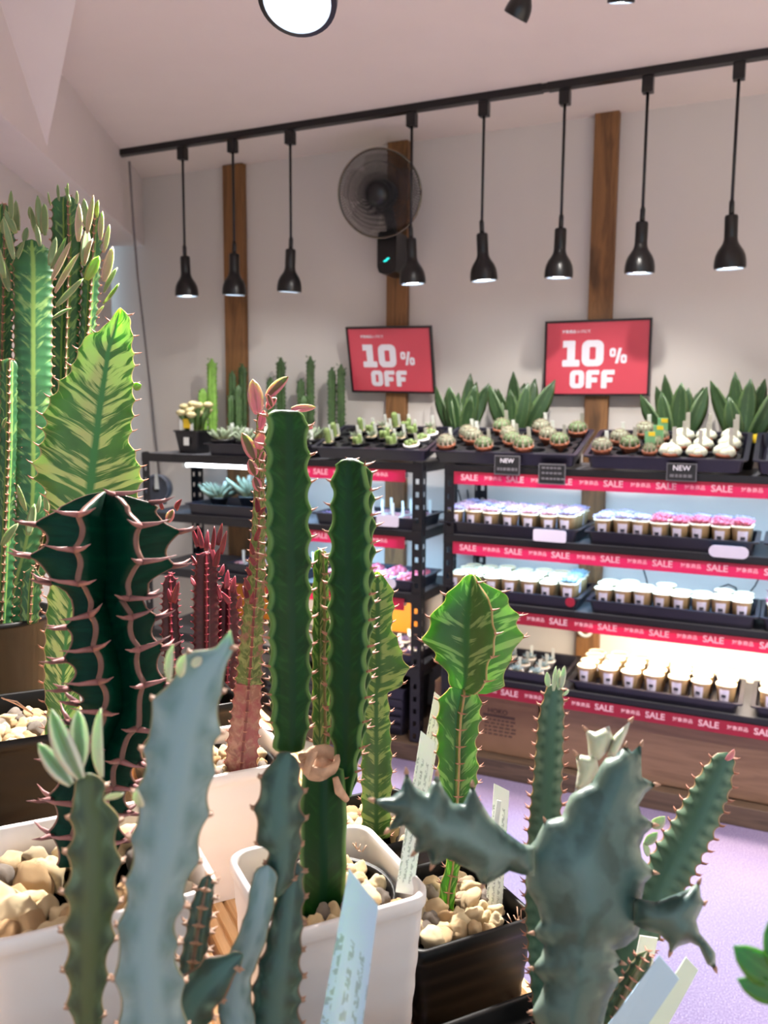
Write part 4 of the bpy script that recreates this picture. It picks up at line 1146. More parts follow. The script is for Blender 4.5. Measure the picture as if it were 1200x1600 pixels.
o = MB().tube([(.025 * math.cos(a), 0, .025 * math.sin(a)) for a in [2 * PI * k / 24 for k in range(25)]], .007, 8).build('ring', M['paper'], t)

# ================================================================== PLANT BENCH
A51 = math.radians(51.5)
UV_, VV_ = Vector((math.cos(A51), math.sin(A51), 0)), Vector((-math.sin(A51), math.cos(A51), 0))
TZB = .965
def uvz(u, v, z): p = UV_ * u + VV_ * v; return Vector((p.x, p.y, z))
bench = thing('plant_bench', 'pale grooved wooden bench carrying the potted euphorbias', 'table', uvz(0, .5, 0), A51)
pw = .095; U1 = .350; npl = 9
for i in range(npl):
    u1 = U1 - i * (pw + .004); u0 = u1 - pw
    prof = [(u0, -.022)]
    ng = 9
    for k in range(ng):
        a = u0 + pw * k / ng; b_ = u0 + pw * (k + 1) / ng
        prof += [(a + .0012, -.0025), (a + .0024, 0), (b_ - .0012, 0), (b_, -.0025)]
    prof += [(u1, -.022)]
    MB().rings([[uvz(u, v, TZB + z) for u, z in prof] for v in (-.12, 1.22)]).build('plank', M['plank'], bench, True, False)
    sharp([c for c in bench.children][-1])
for v in (.0, .55, 1.1):
    c = uvz(U1 - .44, v, TZB - .045); MB().box(c, (.86, .06, .044), Matrix.Rotation(A51, 3, 'Z')).build('bearer', M['plank'], bench, True, False)
for u in (U1 - .06, U1 - .80):
    for v in (.0, 1.1):
        c = uvz(u, v, (TZB - .067) / 2); MB().box(c, (.05, .05, TZB - .067), Matrix.Rotation(A51, 3, 'Z')).build('leg', M['plank'], bench, True, False)

# pebbles, shared
PEB = []
for k in range(5):
    bm = bmesh.new(); bmesh.ops.create_icosphere(bm, subdivisions=3, radius=1)
    sd = Vector((k * 7.1, 3.3 * k, 1.7))
    ax = Vector((random.uniform(.85, 1.25), random.uniform(.75, 1.0), random.uniform(.65, .9)))
    for v in bm.verts:
        d = 1 + .40 * noise.noise(v.co * 1.1 + sd) + .16 * noise.noise(v.co * 2.6 + sd) + .07 * noise.noise(v.co * 6.5 + sd)
        v.co = Vector((v.co.x * ax.x, v.co.y * ax.y, v.co.z * ax.z)) * d
    me = bpy.data.meshes.new('pebble'); bm.to_mesh(me); bm.free()
    me.polygons.foreach_set('use_smooth', [True] * len(me.polygons)); me.materials.append(M['pebble']); PEB.append(me)
def pebbles(t, inside, R, z, sp, r0, r1, avoid=(), lift=.0):
    n = int(R / sp) + 1
    for i in range(-n, n + 1):
        for j in range(-n, n + 1):
            x = (i + (.5 if j % 2 else 0)) * sp + random.uniform(-.25, .25) * sp; y = j * sp * .87 + random.uniform(-.25, .25) * sp
            if not inside(x, y): continue
            r = random.uniform(r0, r1)
            f_ = 1 - r * .75 / R; x *= f_; y *= f_
            if any((x - ax) ** 2 + (y - ay) ** 2 < (ar + r * .6) ** 2 for ax, ay, ar in avoid): continue
            link('pebble', random.choice(PEB), t, mw=Matrix.Translation((x, y, z + random.uniform(-.1, .5) * r + lift)) @ Quaternion((random.random() - .5, random.random() - .5, random.random() - .5, random.random() - .5)).normalized().to_matrix().to_4x4() @ Matrix.Scale(r, 4))
def square_pot(t, half, h, mat, taper=.82, fill=.86, liner=False, waves=5, corner=.28):
    mb = MB()
    rr = lambda a, z: [Vector((x, y, z)) for x, y in rrect(-a, -a, a, a, max(.002, a * corner), 6)]
    rs = []
    for i in range(25):
        f_ = i / 24; a = half * (taper + (.965 - taper) * f_)
        if .04 < f_ < .86: a += (.00028 if mat == 'whitepot' else .0003) * math.sin(f_ * waves * 2 * PI)
        rs.append(rr(a, (h - .012) * f_))
    rs += [rr(half * .985, h - .010), rr(half, h - .008), rr(half, h - .001), rr(half - .0010, h), rr(half - .0030, h), rr(half - .0042, h - .0015),
           rr(half * .93, h - .012), rr(half * (taper + (.93 - taper) * fill) - .002, h * fill - .01)]
    sharp(mb.rings(rs).build('pot', M[mat], t), 55)
    a = half * .90
    MB().rings([rr(a * .95, h * fill - .022), rr(a * .97, h * fill - .010)]).build('soil', M['soil'], t)
    if liner:
        MB().lathe([(half * .80, h * fill - .012), (half * .86, h - .016), (half * .88, h - .014), (half * .84, h - .016), (half * .77, h * fill - .012)], 40, cap0=False, cap1=False).build('inner_pot', M['blackpot'], t)

# ------------------------------------------------------------------ ribbed euphorbia stems
def lerp(a, b, t): return a + (b - a) * t
def stem(t, rows, ribs, mat, Z=None, pitch=.012, amp=.2, core=.3, thick=.0022, spl=.004, spmat='spine', spw=.0006, single=False, name='stem', flip=0.0,
         tipround=.012, baseround=.004, taper_core=True, per=8, spread=.9, alt=True, spup=.35, label=None, base=None):
    """rows: (px, py, half width left, half width right, depth) along the axis, top first; half widths in picture pixels"""
    R = []
    for r in rows:
        r = tuple(r)
        if len(r) == 3: r = (r[0], r[1], r[2], r[2], Z)
        elif len(r) == 4: r = (*r, Z)
        R.append(r)
    pts = [pix(r[0], r[1], r[4]) for r in R]
    if base is not None:                       # carry the stem on down into its pot
        b_ = uvz(*base); k_ = (b_ - CAM).dot(fwd); pts.append(b_); R.append((0, 0, R[-1][2] * R[-1][4] / k_ * .85, R[-1][3] * R[-1][4] / k_ * .85, k_))
    wl = [r[2] * r[4] / FPX for r in R]; wr = [r[3] * r[4] / FPX for r in R]
    S = [0.0]
    for a, b in zip(pts, pts[1:]): S.append(S[-1] + (b - a).length)
    n = max(6, int(S[-1] / pitch * per)); ds = S[-1] / n
    def at(s):
        for i in range(len(S) - 1):
            if s <= S[i + 1] or i == len(S) - 2:
                f = (s - S[i]) / max(1e-9, S[i + 1] - S[i]); f = min(1, max(0, f))
                g = f * f * (3 - 2 * f)
                p0, p1, p2, p3 = pts[max(0, i - 1)], pts[i], pts[i + 1], pts[min(len(pts) - 1, i + 2)]
                p = .5 * ((2 * p1) + (p2 - p0) * f + (2 * p0 - 5 * p1 + 4 * p2 - p3) * f * f + (3 * p1 - p0 - 3 * p2 + p3) * f ** 3)
                return p, lerp(wl[i], wl[i + 1], g), lerp(wr[i], wr[i + 1], g)
    ribs = [r for r in ribs if len(r) == 2]
    smooth = {k for k, r in enumerate(ribs) if len(r) > 2}
    ribs = sorted((math.radians(r[0] % 360), r[1], k) for k, r in enumerate(ribs))
    rings, uvs, tips, qs = [], [], [], []
    sp = [] ; P = [at(i * ds) for i in range(n + 1)]
    for i in range(n + 1):
        s = i * ds; p, L, Rr = P[i]
        T = (P[min(i + 1, n)][0] - P[max(i - 1, 0)][0]).normalized()        # points down the stem
        N = (CAM - p); N = (N - T * N.dot(T)).normalized(); X = T.cross(N).normalized()
        if i == 0:
            if X.dot(right) < 0 and abs(T.dot(down)) > .4: X = -X
        elif X.dot(Xp) < 0: X = -X
        Xp = X
        env = min(1.0, math.sqrt(max(.0, s + .0004) / tipround)) * min(1.0, math.sqrt(max(0, S[-1] - s + .0004) / baseround))
        ring, uv = [], []
        K = len(ribs); tipv = []
        for k, (th, sc, kk) in enumerate(ribs):
            c_ = math.cos(th); base = L if c_ < 0 else Rr
            off = (.5 * (kk % 2) if alt else 0) + .13 * kk * alt
            ph = (s / pitch + off) % 1.0; q = min(ph, 1 - ph) * 2
            rad = base * sc * env * (1 if kk in smooth else 1 - amp * (2 * q - q * q))
            tipv.append((th, rad, base * sc * env, ph))
        mn = min(L, Rr) * env
        for k in range(K):
            th, rad, b0_, ph = tipv[k]; kk = ribs[k][2]; th2, rad2, b2_, _ = tipv[(k + 1) % K]
            d = X * math.cos(th) + N * math.sin(th); sd = -X * math.sin(th) + N * math.cos(th)
            gap = (th2 - th) % (2 * PI)
            if gap < 1e-6: gap = 2 * PI
            thv = th + gap / 2; dv = X * math.cos(thv) + N * math.sin(thv)
            rv = core * min(mn, (b0_ + b2_) / 2) * (1.0 if gap < 2.4 else .8)
            d2 = X * math.cos(th2) + N * math.sin(th2); sd2 = -X * math.sin(th2) + N * math.cos(th2)
            tk = min(thick, rad * .45) if kk not in smooth else rad * .9
            a = p + d * rad + sd * tk * .5; v = p + dv * rv; b = p + d2 * rad2 - sd2 * (min(thick, rad2 * .45) if ribs[(k + 1) % K][2] not in smooth else rad2 * .9) * .5
            tip = p + d * (rad + (tk * .25 if kk not in smooth else rad * .12))
            ring += [tip, a, a.lerp(v, .4), a.lerp(v, .75), v, b.lerp(v, .75), b.lerp(v, .4), b]
            vv = (S[-1] - s) * 10 + .01 + ribs[k][2] * 3.7
            e1 = .55 if kk in smooth else 1.0; e2 = .55 if ribs[(k + 1) % K][2] in smooth else 1.0
            uv += [(e1, vv), (.97 * e1, vv), (.60 * e1, vv), (.25 * e1, vv), (0.0, vv), (.25 * e2, vv), (.60 * e2, vv), (.97 * e2, vv)]
            qa, qb = 2 * min(ph, 1 - ph), 2 * min(tipv[(k + 1) % K][3], 1 - tipv[(k + 1) % K][3])
            qs += [qa, qa, qa, qa, (qa + qb) / 2, qb, qb, qb]
            step = ds / pitch
            if kk not in smooth and (ph < step) and i > 0 and s > pitch * .1 and s < S[-1] - pitch * .4:
                tips.append((p + d * rad, d.copy(), -T.copy(), sd.copy(), k, s))
        rings.append(ring); uvs += uv
    mb = MB(); mb.rings(rings, True, True, True, uvs); mb.uv2 = qs
    st = mb.build(name, mat, t, True, label=label)
    sharp(st, 75)
    if spl > 0 and tips:
        sm = MB(); 
        for (tp, d, up, sd, k, s) in tips:
            for sg in (-1, 1):
                dd = (d * .75 + sd * sg * spread + up * spup).normalized()
                ln = spl * random.uniform(.8, 1.15)
                pp = [tp - d * spw, tp + dd * ln * .55, tp + dd * ln + up * ln * .08]
                if single:
                    MB().tube(pp, [spw * 1.9, spw, spw * .12], 6).build('spine', M[spmat], t, True)
                else: sm.tube(pp, [spw * 1.7, spw * .8, spw * .1], 4, False)
        if not single: sm.build('spines', M[spmat], st, True, kind='stuff')
    return tips
def leaf(t, b, e, wpx, Z, mat, Z2=None, bend=.05, fold=.3, face=None, tilt=0):
    prof = (lambda q: 1.55 * (q + .12) ** .45 * max(0, 1 - q) ** .75) if mat == 'leafD' else None
    Z2 = Z if Z2 is None else Z2
    B, E = pix(b[0], b[1], Z), pix(e[0], e[1], Z2)
    nrm = -fwd + right * tilt
    return leaf_ring(MB(), B, E, wpx * Z / FPX, nrm, fold, .0006, bend, 8, prof).build('leaf', M[mat], t, True)
def lseq(t, lst, org, sc, Z, mats, dz=.012):
    for i, r in enumerate(lst):
        (bx_, by_), (ex, ey), wv = r[0], r[1], r[2]; mt = r[3] if len(r) > 3 else mats
        z = Z + (r[4] if len(r) > 4 else random.uniform(-dz, dz))
        leaf(t, (org[0] + bx_ / sc, org[1] + by_ / sc), (org[0] + ex / sc, org[1] + ey / sc), wv / sc, z, mt, z + random.uniform(-.01, .006), random.uniform(-.06, .08), .3, None, random.uniform(-.5, .5))

def tooth(t, b, e, r, Z, mat, Z2=None):
    B, E = pix(*b, Z), pix(*e, Z2 or Z); k = Z / FPX * r
    mb = MB().tube([B.lerp(E, -.25), B, B.lerp(E, .35), B.lerp(E, .7), E], [k * 1.7, k * 1.12, k * .62, k * .3, k * .06], 10)
    for i, v in enumerate(mb.v):
        a_ = (v - B).dot(E - B) / (E - B).length_squared; off = v - (B + (E - B) * a_); mb.v[i] = v - fwd * off.dot(fwd) * .55
    mb.uv = [(.55, .31)] * len(mb.v); mb.uv2 = [.6] * len(mb.v)
    o = mb.build('tooth', M[mat], t, True)
    MB().tube([B.lerp(E, .93), E, E + (E - B) * .06], [k * .16, k * .1, k * .02], 6).build('tooth_tip', M['spineblue'], o, True)
def blade(t, outline, Z, th, mat, org=(600, 938), sc=2.0, tips=(), dz=None, name='stem', step=9, tipl=.004):
    """fleshy flat stem: a toothed outline swollen into a solid, thin at the edge and thick in the middle"""
    P = [(org[0] + x / sc, org[1] + y / sc) for x, y in outline]
    # round the run between corners a little
    fine = []
    for i in range(len(P)):
        a, b = Vector(P[i]), Vector(P[(i + 1) % len(P)]); n = max(1, int((b - a).length / 7))
        fine += [a.lerp(b, k / n) for k in range(n)]
    nb = len(fine)
    def dist(p):
        best = 1e9
        for i in range(nb):
            a, b = fine[i], fine[(i + 1) % nb]; ab = b - a; q = max(0, min(1, (p - a).dot(ab) / max(1e-9, ab.length_squared)))
            d = (p - a - ab * q).length_squared
            if d < best: best = d
        return math.sqrt(best)
    x0, x1 = min(p.x for p in fine), max(p.x for p in fine); y0, y1 = min(p.y for p in fine), max(p.y for p in fine)
    pts = list(fine); y = y0; r_ = 0
    def inside(p):
        c = False; j = nb - 1
        for i in range(nb):
            a, b = fine[i], fine[j]
            if (a.y > p.y) != (b.y > p.y) and p.x < (b.x - a.x) * (p.y - a.y) / (b.y - a.y) + a.x: c = not c
            j = i
        return c
    while y < y1:
        x = x0 + (step / 2 if r_ % 2 else 0)
        while x < x1:
            p = Vector((x, y))
            if inside(p) and dist(p) > step * .45: pts.append(p)
            x += step
        y += step * .87; r_ += 1
    vs, es, fs, _, _, _ = delaunay_2d_cdt(pts, [(i, (i + 1) % nb) for i in range(nb)], [], 1, 1e-4)
    D_ = [dist(v) for v in vs]; dm = max(D_)
    mb = MB(); n = len(vs); F, U = [], []
    k = Z / FPX
    for side in (-1, 1):
        for v, d in zip(vs, D_):
            q = min(1, d / dm); hgt = th / 2 * (math.sqrt(max(0, 1 - (1 - q) ** 2)) * .8 + .2 * q)
            zz = dz((v.x, v.y)) if dz else 0
            F.append(pix(v.x, v.y, Z + zz + side * hgt)); U.append((1 - q + .001, v.y * k * 10))
    ff = [tuple(f) for f in fs] + [tuple(n + i for i in reversed(f)) for f in fs]
    mb.add(F, ff, U)
    o = mb.build(name, M[mat], t, True)
    bm = bmesh.new(); bm.from_mesh(o.data); bmesh.ops.remove_doubles(bm, verts=bm.verts, dist=1e-5); bmesh.ops.recalc_face_normals(bm, faces=bm.faces); bm.to_mesh(o.data); bm.free()
    cx, cy = sum(p[0] for p in P) / len(P), sum(p[1] for p in P) / len(P)
    for i in tips:
        a = Vector(P[i]); pv, nx_ = Vector(P[i - 1]), Vector(P[(i + 1) % len(P)]); d = (a - (pv + nx_) / 2)
        if d.length < 1e-6: continue
        d.normalize(); zz = dz((a.x, a.y)) if dz else 0
        A = pix(a.x - d.x * 4, a.y - d.y * 4, Z + zz); B = pix(a.x + d.x * 7, a.y + d.y * 7, Z + zz)
        MB().tube([A, A.lerp(B, .5), B], [.0013, .0009, .0002], 6).build('spine', M['spineblue'], o, True)
    return o
insq = lambda a: (lambda x, y: max(abs(x), abs(y)) < a and abs(x) + abs(y) < a * 1.75)
incirc = lambda a: (lambda x, y: x * x + y * y < a * a)
def loc_in(t, px, py, Z, rad):
    p = WM[t].inverted() @ pix(px, py, Z); return (p.x, p.y, rad)

# --- tall variegated euphorbia in a round black pot (back corner of the bench)
ZA = 1.0
pc = pix(-4, 965, ZA)
pA = thing('potted_euphorbia', 'tall many-stemmed variegated euphorbia with leafy tops in a round black pot', 'potted plant', (pc.x, pc.y, TZB), A51)
hA = pix(-4, 957, ZA).z - TZB
MB().lathe([(0, 0), (.048, 0), (.060, hA - .008), (.063, hA - .006), (.063, hA), (.058, hA), (.055, hA - .02)], 40).build('pot', M['blackpot'], pA)
MB().lathe([(0, hA - .03), (.054, hA - .025), (0, hA - .018)], 24, cap0=False, cap1=False).build('soil', M['soil'], pA)
stem(pA, [(50, 374, 6), (50, 385, 26), (52, 420, 31), (52, 520, 30), (52, 640, 29), (52, 720, 28), (50, 790, 24), (40, 850, 22), (22, 920, 22), (10, 985, 20)], [(180, 1), (2, 1), (270, .9)], M['varA'], ZA, .011, .12, .25, spl=.004)
stem(pA, [(102, 306, 6), (103, 320, 22), (104, 400, 24), (101, 520, 24), (98, 640, 23), (90, 740, 22), (62, 850, 20), (30, 985, 18)], [(170, 1), (-5, 1), (80, .8), (270, .9)], M['varA'], ZA + .045, .012, .14, .3, spl=.004)
stem(pA, [(146, 325, 5), (146, 345, 15), (143, 420, 15), (139, 490, 14), (133, 560, 13), (120, 650, 14), (90, 780, 15), (30, 985, 15)], [(180, 1), (0, 1), (85, .9), (270, .9)], M['varA'], ZA + .05, .010, .24, .35, spl=.004)
stem(pA, [(4, 318, 5), (4, 340, 20), (2, 450, 21), (0, 560, 20), (0, 700, 19), (0, 820, 18), (0, 985, 17)], [(175, 1), (0, 1), (80, .9), (270, .9)], M['varA'], ZA + .05, .011, .2, .3, spl=.004)
stem(pA, [(16, 560, 4), (15, 580, 16), (14, 700, 16), (10, 800, 16), (6, 900, 17), (2, 985, 17)], [(180, 1), (0, 1), (90, .9), (270, .9)], M['varA'], ZA - .01, .010, .24, .35, spl=.004)
stem(pA, [(52, 884, 4), (50, 900, 14), (48, 930, 17), (46, 975, 16)], [(180, 1), (0, 1), (80, .5), (270, .8)], M['varA'], ZA - .035, .009, .24, .3, spl=.003)
LA = [((75, 330), (70, 150), 45), ((100, 420), (30, 270), 50), ((120, 400), (100, 210), 55), ((85, 580), (20, 310), 45), ((80, 620), (155, 460), 30), ((60, 780), (0, 560), 60),
      ((230, 430), (190, 250), 42), ((260, 420), (235, 180), 52), ((285, 430), (275, 230), 72), ((250, 500), (225, 360), 35), ((370, 215), (360, 110), 22), ((425, 215), (425, 105), 28), ((480, 235), (480, 150), 22), ((318, 245), (300, 160), 20),
      ((490, 470), (495, 230), 48, 'leafApink'), ((540, 380), (525, 200), 48), ((545, 420), (585, 180), 42, 'leafApink'), ((610, 320), (615, 210), 38, 'leafAlime'), ((630, 460), (640, 280), 42, 'leafApink'), ((650, 540), (685, 360), 38, 'leafApink'),
      ((520, 620), (545, 390), 58), ((530, 610), (580, 450), 52, 'leafApink'), ((650, 720), (705, 500), 62, 'leafApink'), ((650, 790), (735, 630), 36), ((645, 860), (745, 730), 30, 'leafAlime'), ((540, 710), (620, 560), 70, 'leafAlime'),
      ((325, 710), (445, 465), 42, 'leafApink'), ((320, 640), (415, 440), 42), ((310, 620), (350, 440), 46), ((345, 790), (495, 540), 46, 'leafApink'), ((350, 875), (520, 700), 42), ((330, 950), (445, 885), 26), ((600, 930), (650, 870), 20, 'leafApink'),
      ((20, 420), (45, 300), 50), ((150, 470), (170, 380), 40), ((30, 700), (-20, 480), 55), ((190, 330), (185, 250), 25), ((440, 230), (405, 130), 20)]
lseq(pA, LA, (0, 260), 4.0, ZA - .02, 'leafA', .02)
lseq(pA, [((150, 1230), (100, 1080), 36, 'leafA'), ((10, 1430), (105, 1300), 46, 'leafA'), ((160, 1370), (195, 1190), 50), ((215, 1240), (230, 1140), 22), ((270, 1250), (255, 1120), 30), ((15, 760), (40, 700), 30)], (0, 460), 3.64, ZA - .045, 'leafA')

# --- broad variegated blade in a square black pot with stones
sqB = thing('potted_euphorbia', 'broad translucent variegated euphorbia blade in a square black pot with stones', 'potted plant', uvz(.015, .872, TZB), A51)
square_pot(sqB, .070, .115, 'blackpot', .8, .84, False, 5, .15)
ZB = .80
stem(sqB, [(188, 481, 2, 5), (184, 500, 9, 21), (177, 524, 22, 32), (170, 545, 43, 41), (165, 580, 51, 43), (159, 620, 71, 51), (155, 650, 83, 53), (152, 680, 82, 51), (148, 705, 82, 68), (144, 735, 88, 79), (142, 755, 86, 79), (137, 790, 62, 62), (130, 830, 48, 48), (122, 880, 42, 42), (112, 930, 36, 36), (104, 990, 32, 32), (98, 1070, 28, 28), (98, 1120, 24, 24)],
     [(182, 1), (-2, 1), (268, .6)], M['varB'], ZB, .0155, .10, .10, thick=.0026, spl=.007, spw=.0006, base=(.062, .836, 1.045), tipround=.004, spread=.5)
leaf(sqB, (209, 607), (221, 601), 14, ZB, 'leafAlime')
pebbles(sqB, insq(.060), .06, .094, .0165, .0075, .0115, [loc_in(sqB, 100, 1085, ZB, .018)])
for k, (a_, b_) in enumerate((((5, 1092), (52, 1116)), ((2, 1090), (46, 1112)))):
    MB().tube([pix(*a_, .74), pix(26, 1096 + 4 * k, .74), pix(*b_, .745)], .0007, 5).build('dry_needle', M['bark'], sqB, True)

# --- dark spiny euphorbia in a white pot
whC = thing('potted_euphorbia', 'dark green euphorbia with long purplish spines in a white pot at the corner', 'potted plant', uvz(.0555, .5275, TZB), A51)
square_pot(whC, .0675, .135, 'whitepot', .84, .86, False, 6)
ZC = .53
stem(whC, [(165, 768, 14), (165, 778, 50, 52), (165, 795, 88, 90), (165, 815, 106, 110), (166, 850, 112, 122), (166, 885, 120, 108), (165, 915, 86, 82), (163, 938, 60, 66), (170, 960, 70, 72), (178, 1000, 80, 74), (188, 1050, 84, 72), (192, 1100, 74, 68), (180, 1140, 72, 62), (160, 1185, 78, 62), (146, 1240, 66, 60), (140, 1300, 60, 55), (142, 1350, 54, 52)],
     [(182, 1), (-3, 1), (114, .98), (62, .98), (270, .8)], M['varC'], ZC, .0195, .24, .22, thick=.0034, spl=.019, spmat='spinedark', spw=.0011, single=True, tipround=.005, spread=1.0, spup=.15)
pebbles(whC, insq(.059), .06, .112, .019, .009, .0135, [loc_in(whC, 142, 1330, ZC, .024)])

# --- crimson euphorbia further back
ZD = .97
pD = uvz(.20, .91, TZB)
pdR = thing('potted_euphorbia', 'crimson leafy euphorbia standing behind the spiny one', 'potted plant', pD, A51)
square_pot(pdR, .055, .10, 'blackpot', .8, .86)
stem(pdR, [(323, 862, 8), (322, 880, 16), (322, 960, 18), (322, 1060, 18), (326, 1150, 17), (332, 1185, 15)], [(175, 1.2), (5, 1.2), (85, .7), (270, .9)], M['varD'], ZD, .008, .2, .35, spl=.004, spmat='spinered')
stem(pdR, [(266, 895, 5), (266, 925, 11), (268, 1000, 13), (285, 1120, 12), (315, 1185, 10)], [(175, 1.2), (5, 1.2), (85, .9), (270, .9)], M['varD'], ZD + .02, .008, .22, .35, spl=.004, spmat='spinered')
stem(pdR, [(358, 905, 6), (357, 930, 13), (356, 1000, 16), (352, 1100, 15), (345, 1185, 13)], [(175, 1.2), (5, 1.2), (85, .9), (270, .9)], M['varD'], ZD + .02, .008, .22, .35, spl=.004, spmat='spinered')
LD = [((440, 1130), (400, 1000), 42), ((470, 1140), (440, 985), 50), ((500, 1160), (510, 1010), 42), ((545, 1150), (555, 985), 46), ((580, 1120), (610, 965), 46), ((600, 1180), (640, 1020), 46), ((560, 1270), (590, 1140), 60), ((600, 1330), (620, 1250), 42), ((560, 1230), (520, 1100), 46),
      ((640, 1420), (650, 1290), 52), ((680, 1450), (700, 1330), 52), ((760, 1420), (790, 1330), 52), ((270, 1520), (310, 1370), 62), ((250, 1500), (235, 1420), 40), ((660, 1520), (600, 1440), 50), ((720, 1560), (740, 1470), 50), ((780, 1480), (815, 1400), 45), ((600, 1500), (575, 1390), 40), ((430, 1250), (395, 1190), 35), ((420, 1400), (390, 1340), 35), ((230, 960), (270, 870), 60, 'leafP'), ((290, 870), (330, 800), 55, 'leafD'), ((200, 870), (175, 800), 40, 'leafD')]
lseq(pdR, LD, (210, 600), 4.444, ZD - .02, 'leafD', .012)

# --- pink-leaved euphorbia in the rear white pot
whP = thing('potted_euphorbia', 'mottled pink and green euphorbia with bright pink leaves in a white pot behind', 'potted plant', uvz(.19, .705, TZB), A51)
square_pot(whP, .0525, .115, 'whitepot', .84, .86, True)
ZP = .745
tp = stem(whP, [(407, 632, 4), (406, 680, 7), (405, 760, 9), (404, 830, 12), (400, 910, 16), (396, 960, 19), (392, 1020, 21), (388, 1070, 23)], [(178, 1), (2, 1), (85, .5), (270, .9)], M['varP'], ZP, .0085, .22, .5, spl=.004, baseround=.0005)
stem(whP, [(388, 1068, 23), (384, 1120, 24), (379, 1165, 26), (374, 1225, 28)], [(178, 1), (2, 1), (85, .5), (270, .9)], M['varP2'], ZP, .0085, .16, .55, spl=.003, tipround=.0005)
LP = [((265, 245), (235, 45), 92, 'leafPP'), ((315, 150), (440, 30), 66, 'leafP'), ((320, 215), (372, 150), 56, 'leafP'), ((455, 215), (595, 205), 46, 'leafPP'), ((515, 320), (580, 322), 30, 'leafPP'), ((280, 330), (300, 220), 48, 'leafPP'), ((270, 440), (290, 340), 74, 'leafPP'), ((245, 500), (175, 350), 74), ((250, 590), (215, 500), 62), ((275, 680), (245, 600), 56), ((280, 520), (300, 450), 40),
      ((270, 800), (255, 720), 42, 'leafD'), ((275, 820), (310, 770), 30, 'leafD'), ((250, 960), (285, 870), 34, 'leafD'), ((240, 1040), (222, 970), 36, 'leafD'), ((250, 1100), (215, 1050), 34, 'leafD'), ((225, 1160), (200, 1110), 34, 'leafD'), ((215, 1240), (190, 1170), 40, 'leafD'), ((205, 1290), (180, 1220), 40, 'leafD'), ((225, 1320), (240, 1250), 36, 'leafD'), ((345, 200), (320, 130), 40)]
lseq(whP, LP, (330, 580), 3.636, ZP - .012, 'leafP', .006)
pebbles(whP, insq(.044), .045, .094, .0115, .0055, .0085, [loc_in(whP, 376, 1205, ZP, .014)], .003)

# --- grafted green columns in the centre white pot
whE = thing('potted_euphorbia', 'grafted bright green euphorbia columns on a thick stock in the central white pot', 'potted plant', uvz(.1965, .4815, TZB), A51)
square_pot(whE, .052, .115, 'whitepot', .84, .84, True)
ZE = .556
stem(whE, [(448, 641, 14), (448, 648, 32, 32), (448, 700, 36, 37), (449, 800, 37, 38), (450, 900, 36, 37), (452, 1000, 34, 36), (453, 1100, 32, 34), (453, 1150, 28, 29), (452, 1176, 20, 22)], [(205, 1.02), (140, 1.22), (2, 1), (290, .9)], M['varE'], ZE, .0175, .21, .50, thick=.004, spl=.007, spw=.0007, tipround=.004)
stem(whE, [(548, 716, 10), (548, 726, 26, 26), (549, 760, 32, 36), (549, 850, 36, 38), (548, 950, 37, 36), (546, 1050, 35, 34), (544, 1130, 30, 29), (542, 1200, 19, 18), (540, 1246, 10, 10)], [(178, 1), (38, 1.05), (-12, 1.05), (280, .9)], M['varE'], ZE + .004, .0165, .21, .48, thick=.004, spl=.007, spw=.0007, tipround=.004)
stem(whE, [(501, 858, 4), (501, 872, 12, 12), (502, 950, 14, 14), (502, 1050, 15, 14), (503, 1130, 16, 15), (503, 1182, 12, 12)], [(180, 1), (65, 1), (-5, 1), (280, .9)], M['varE4'], ZE + .035, .0145, .2, .42, thick=.003, spl=.006, spw=.0006, tipround=.004)
stem(whE, [(505, 1196, 24), (505, 1206, 31, 31), (505, 1260, 34, 35), (505, 1340, 34, 34), (504, 1420, 33, 33), (503, 1470, 28, 28)], [(182, 1), (100, .9, 's'), (-4, 1), (270, .9)], M['varE'], ZE, .028, .06, .62, thick=.006, spl=.006, spw=.0006, tipround=.003)
ct = pix(501, 1190, ZE); k = ZE / FPX
cal = MB().lathe([(24 * k, -.008), (29 * k, -.004), (31 * k, .001), (28 * k, .0045), (23 * k, .004), (19 * k, .0), (15 * k, -.002), (10 * k, .0005), (5 * k, .002), (0, .0022)], 32, (0, 0, 0), False, False, lambda a, z: 1 + .07 * math.sin(2 * a + .6) + .03 * math.sin(7 * a))
co = cal.build('callus', M['bark'], whE)
co.matrix_basis = WM[whE].inverted() @ Matrix.Translation(ct) @ (Vector((0, 0, 1)) - fwd * .35 + right * .1).to_track_quat('Z', 'Y').to_matrix().to_4x4()
MB().tube([pix(470, 1184, ZE - .012), pix(488, 1178, ZE - .016), pix(478, 1210, ZE - .016)], [.003, .004, .002], 10).build('graft_scar', M['bark'], whE, True)
MB().tube([pix(524, 1215, ZE - .008), pix(530, 1236, ZE - .008), pix(542, 1250, ZE - .004)], [.002, .0032, .002], 10).build('graft_scar', M['bark'], whE, True)
pebbles(whE, insq(.044), .045, .093, .013, .006, .0098, [loc_in(whE, 503, 1440, ZE, .015)], .002)
for k_ in range(6):
    p = pix(556 + k_ * 2, 1326 + k_, .575); MB().tube([p, p + Vector((random.uniform(-.006, .006), random.uniform(-.004, .004), random.uniform(.001, .006)))], .0004, 4).build('root_fibre', M['bark'], whE, True)

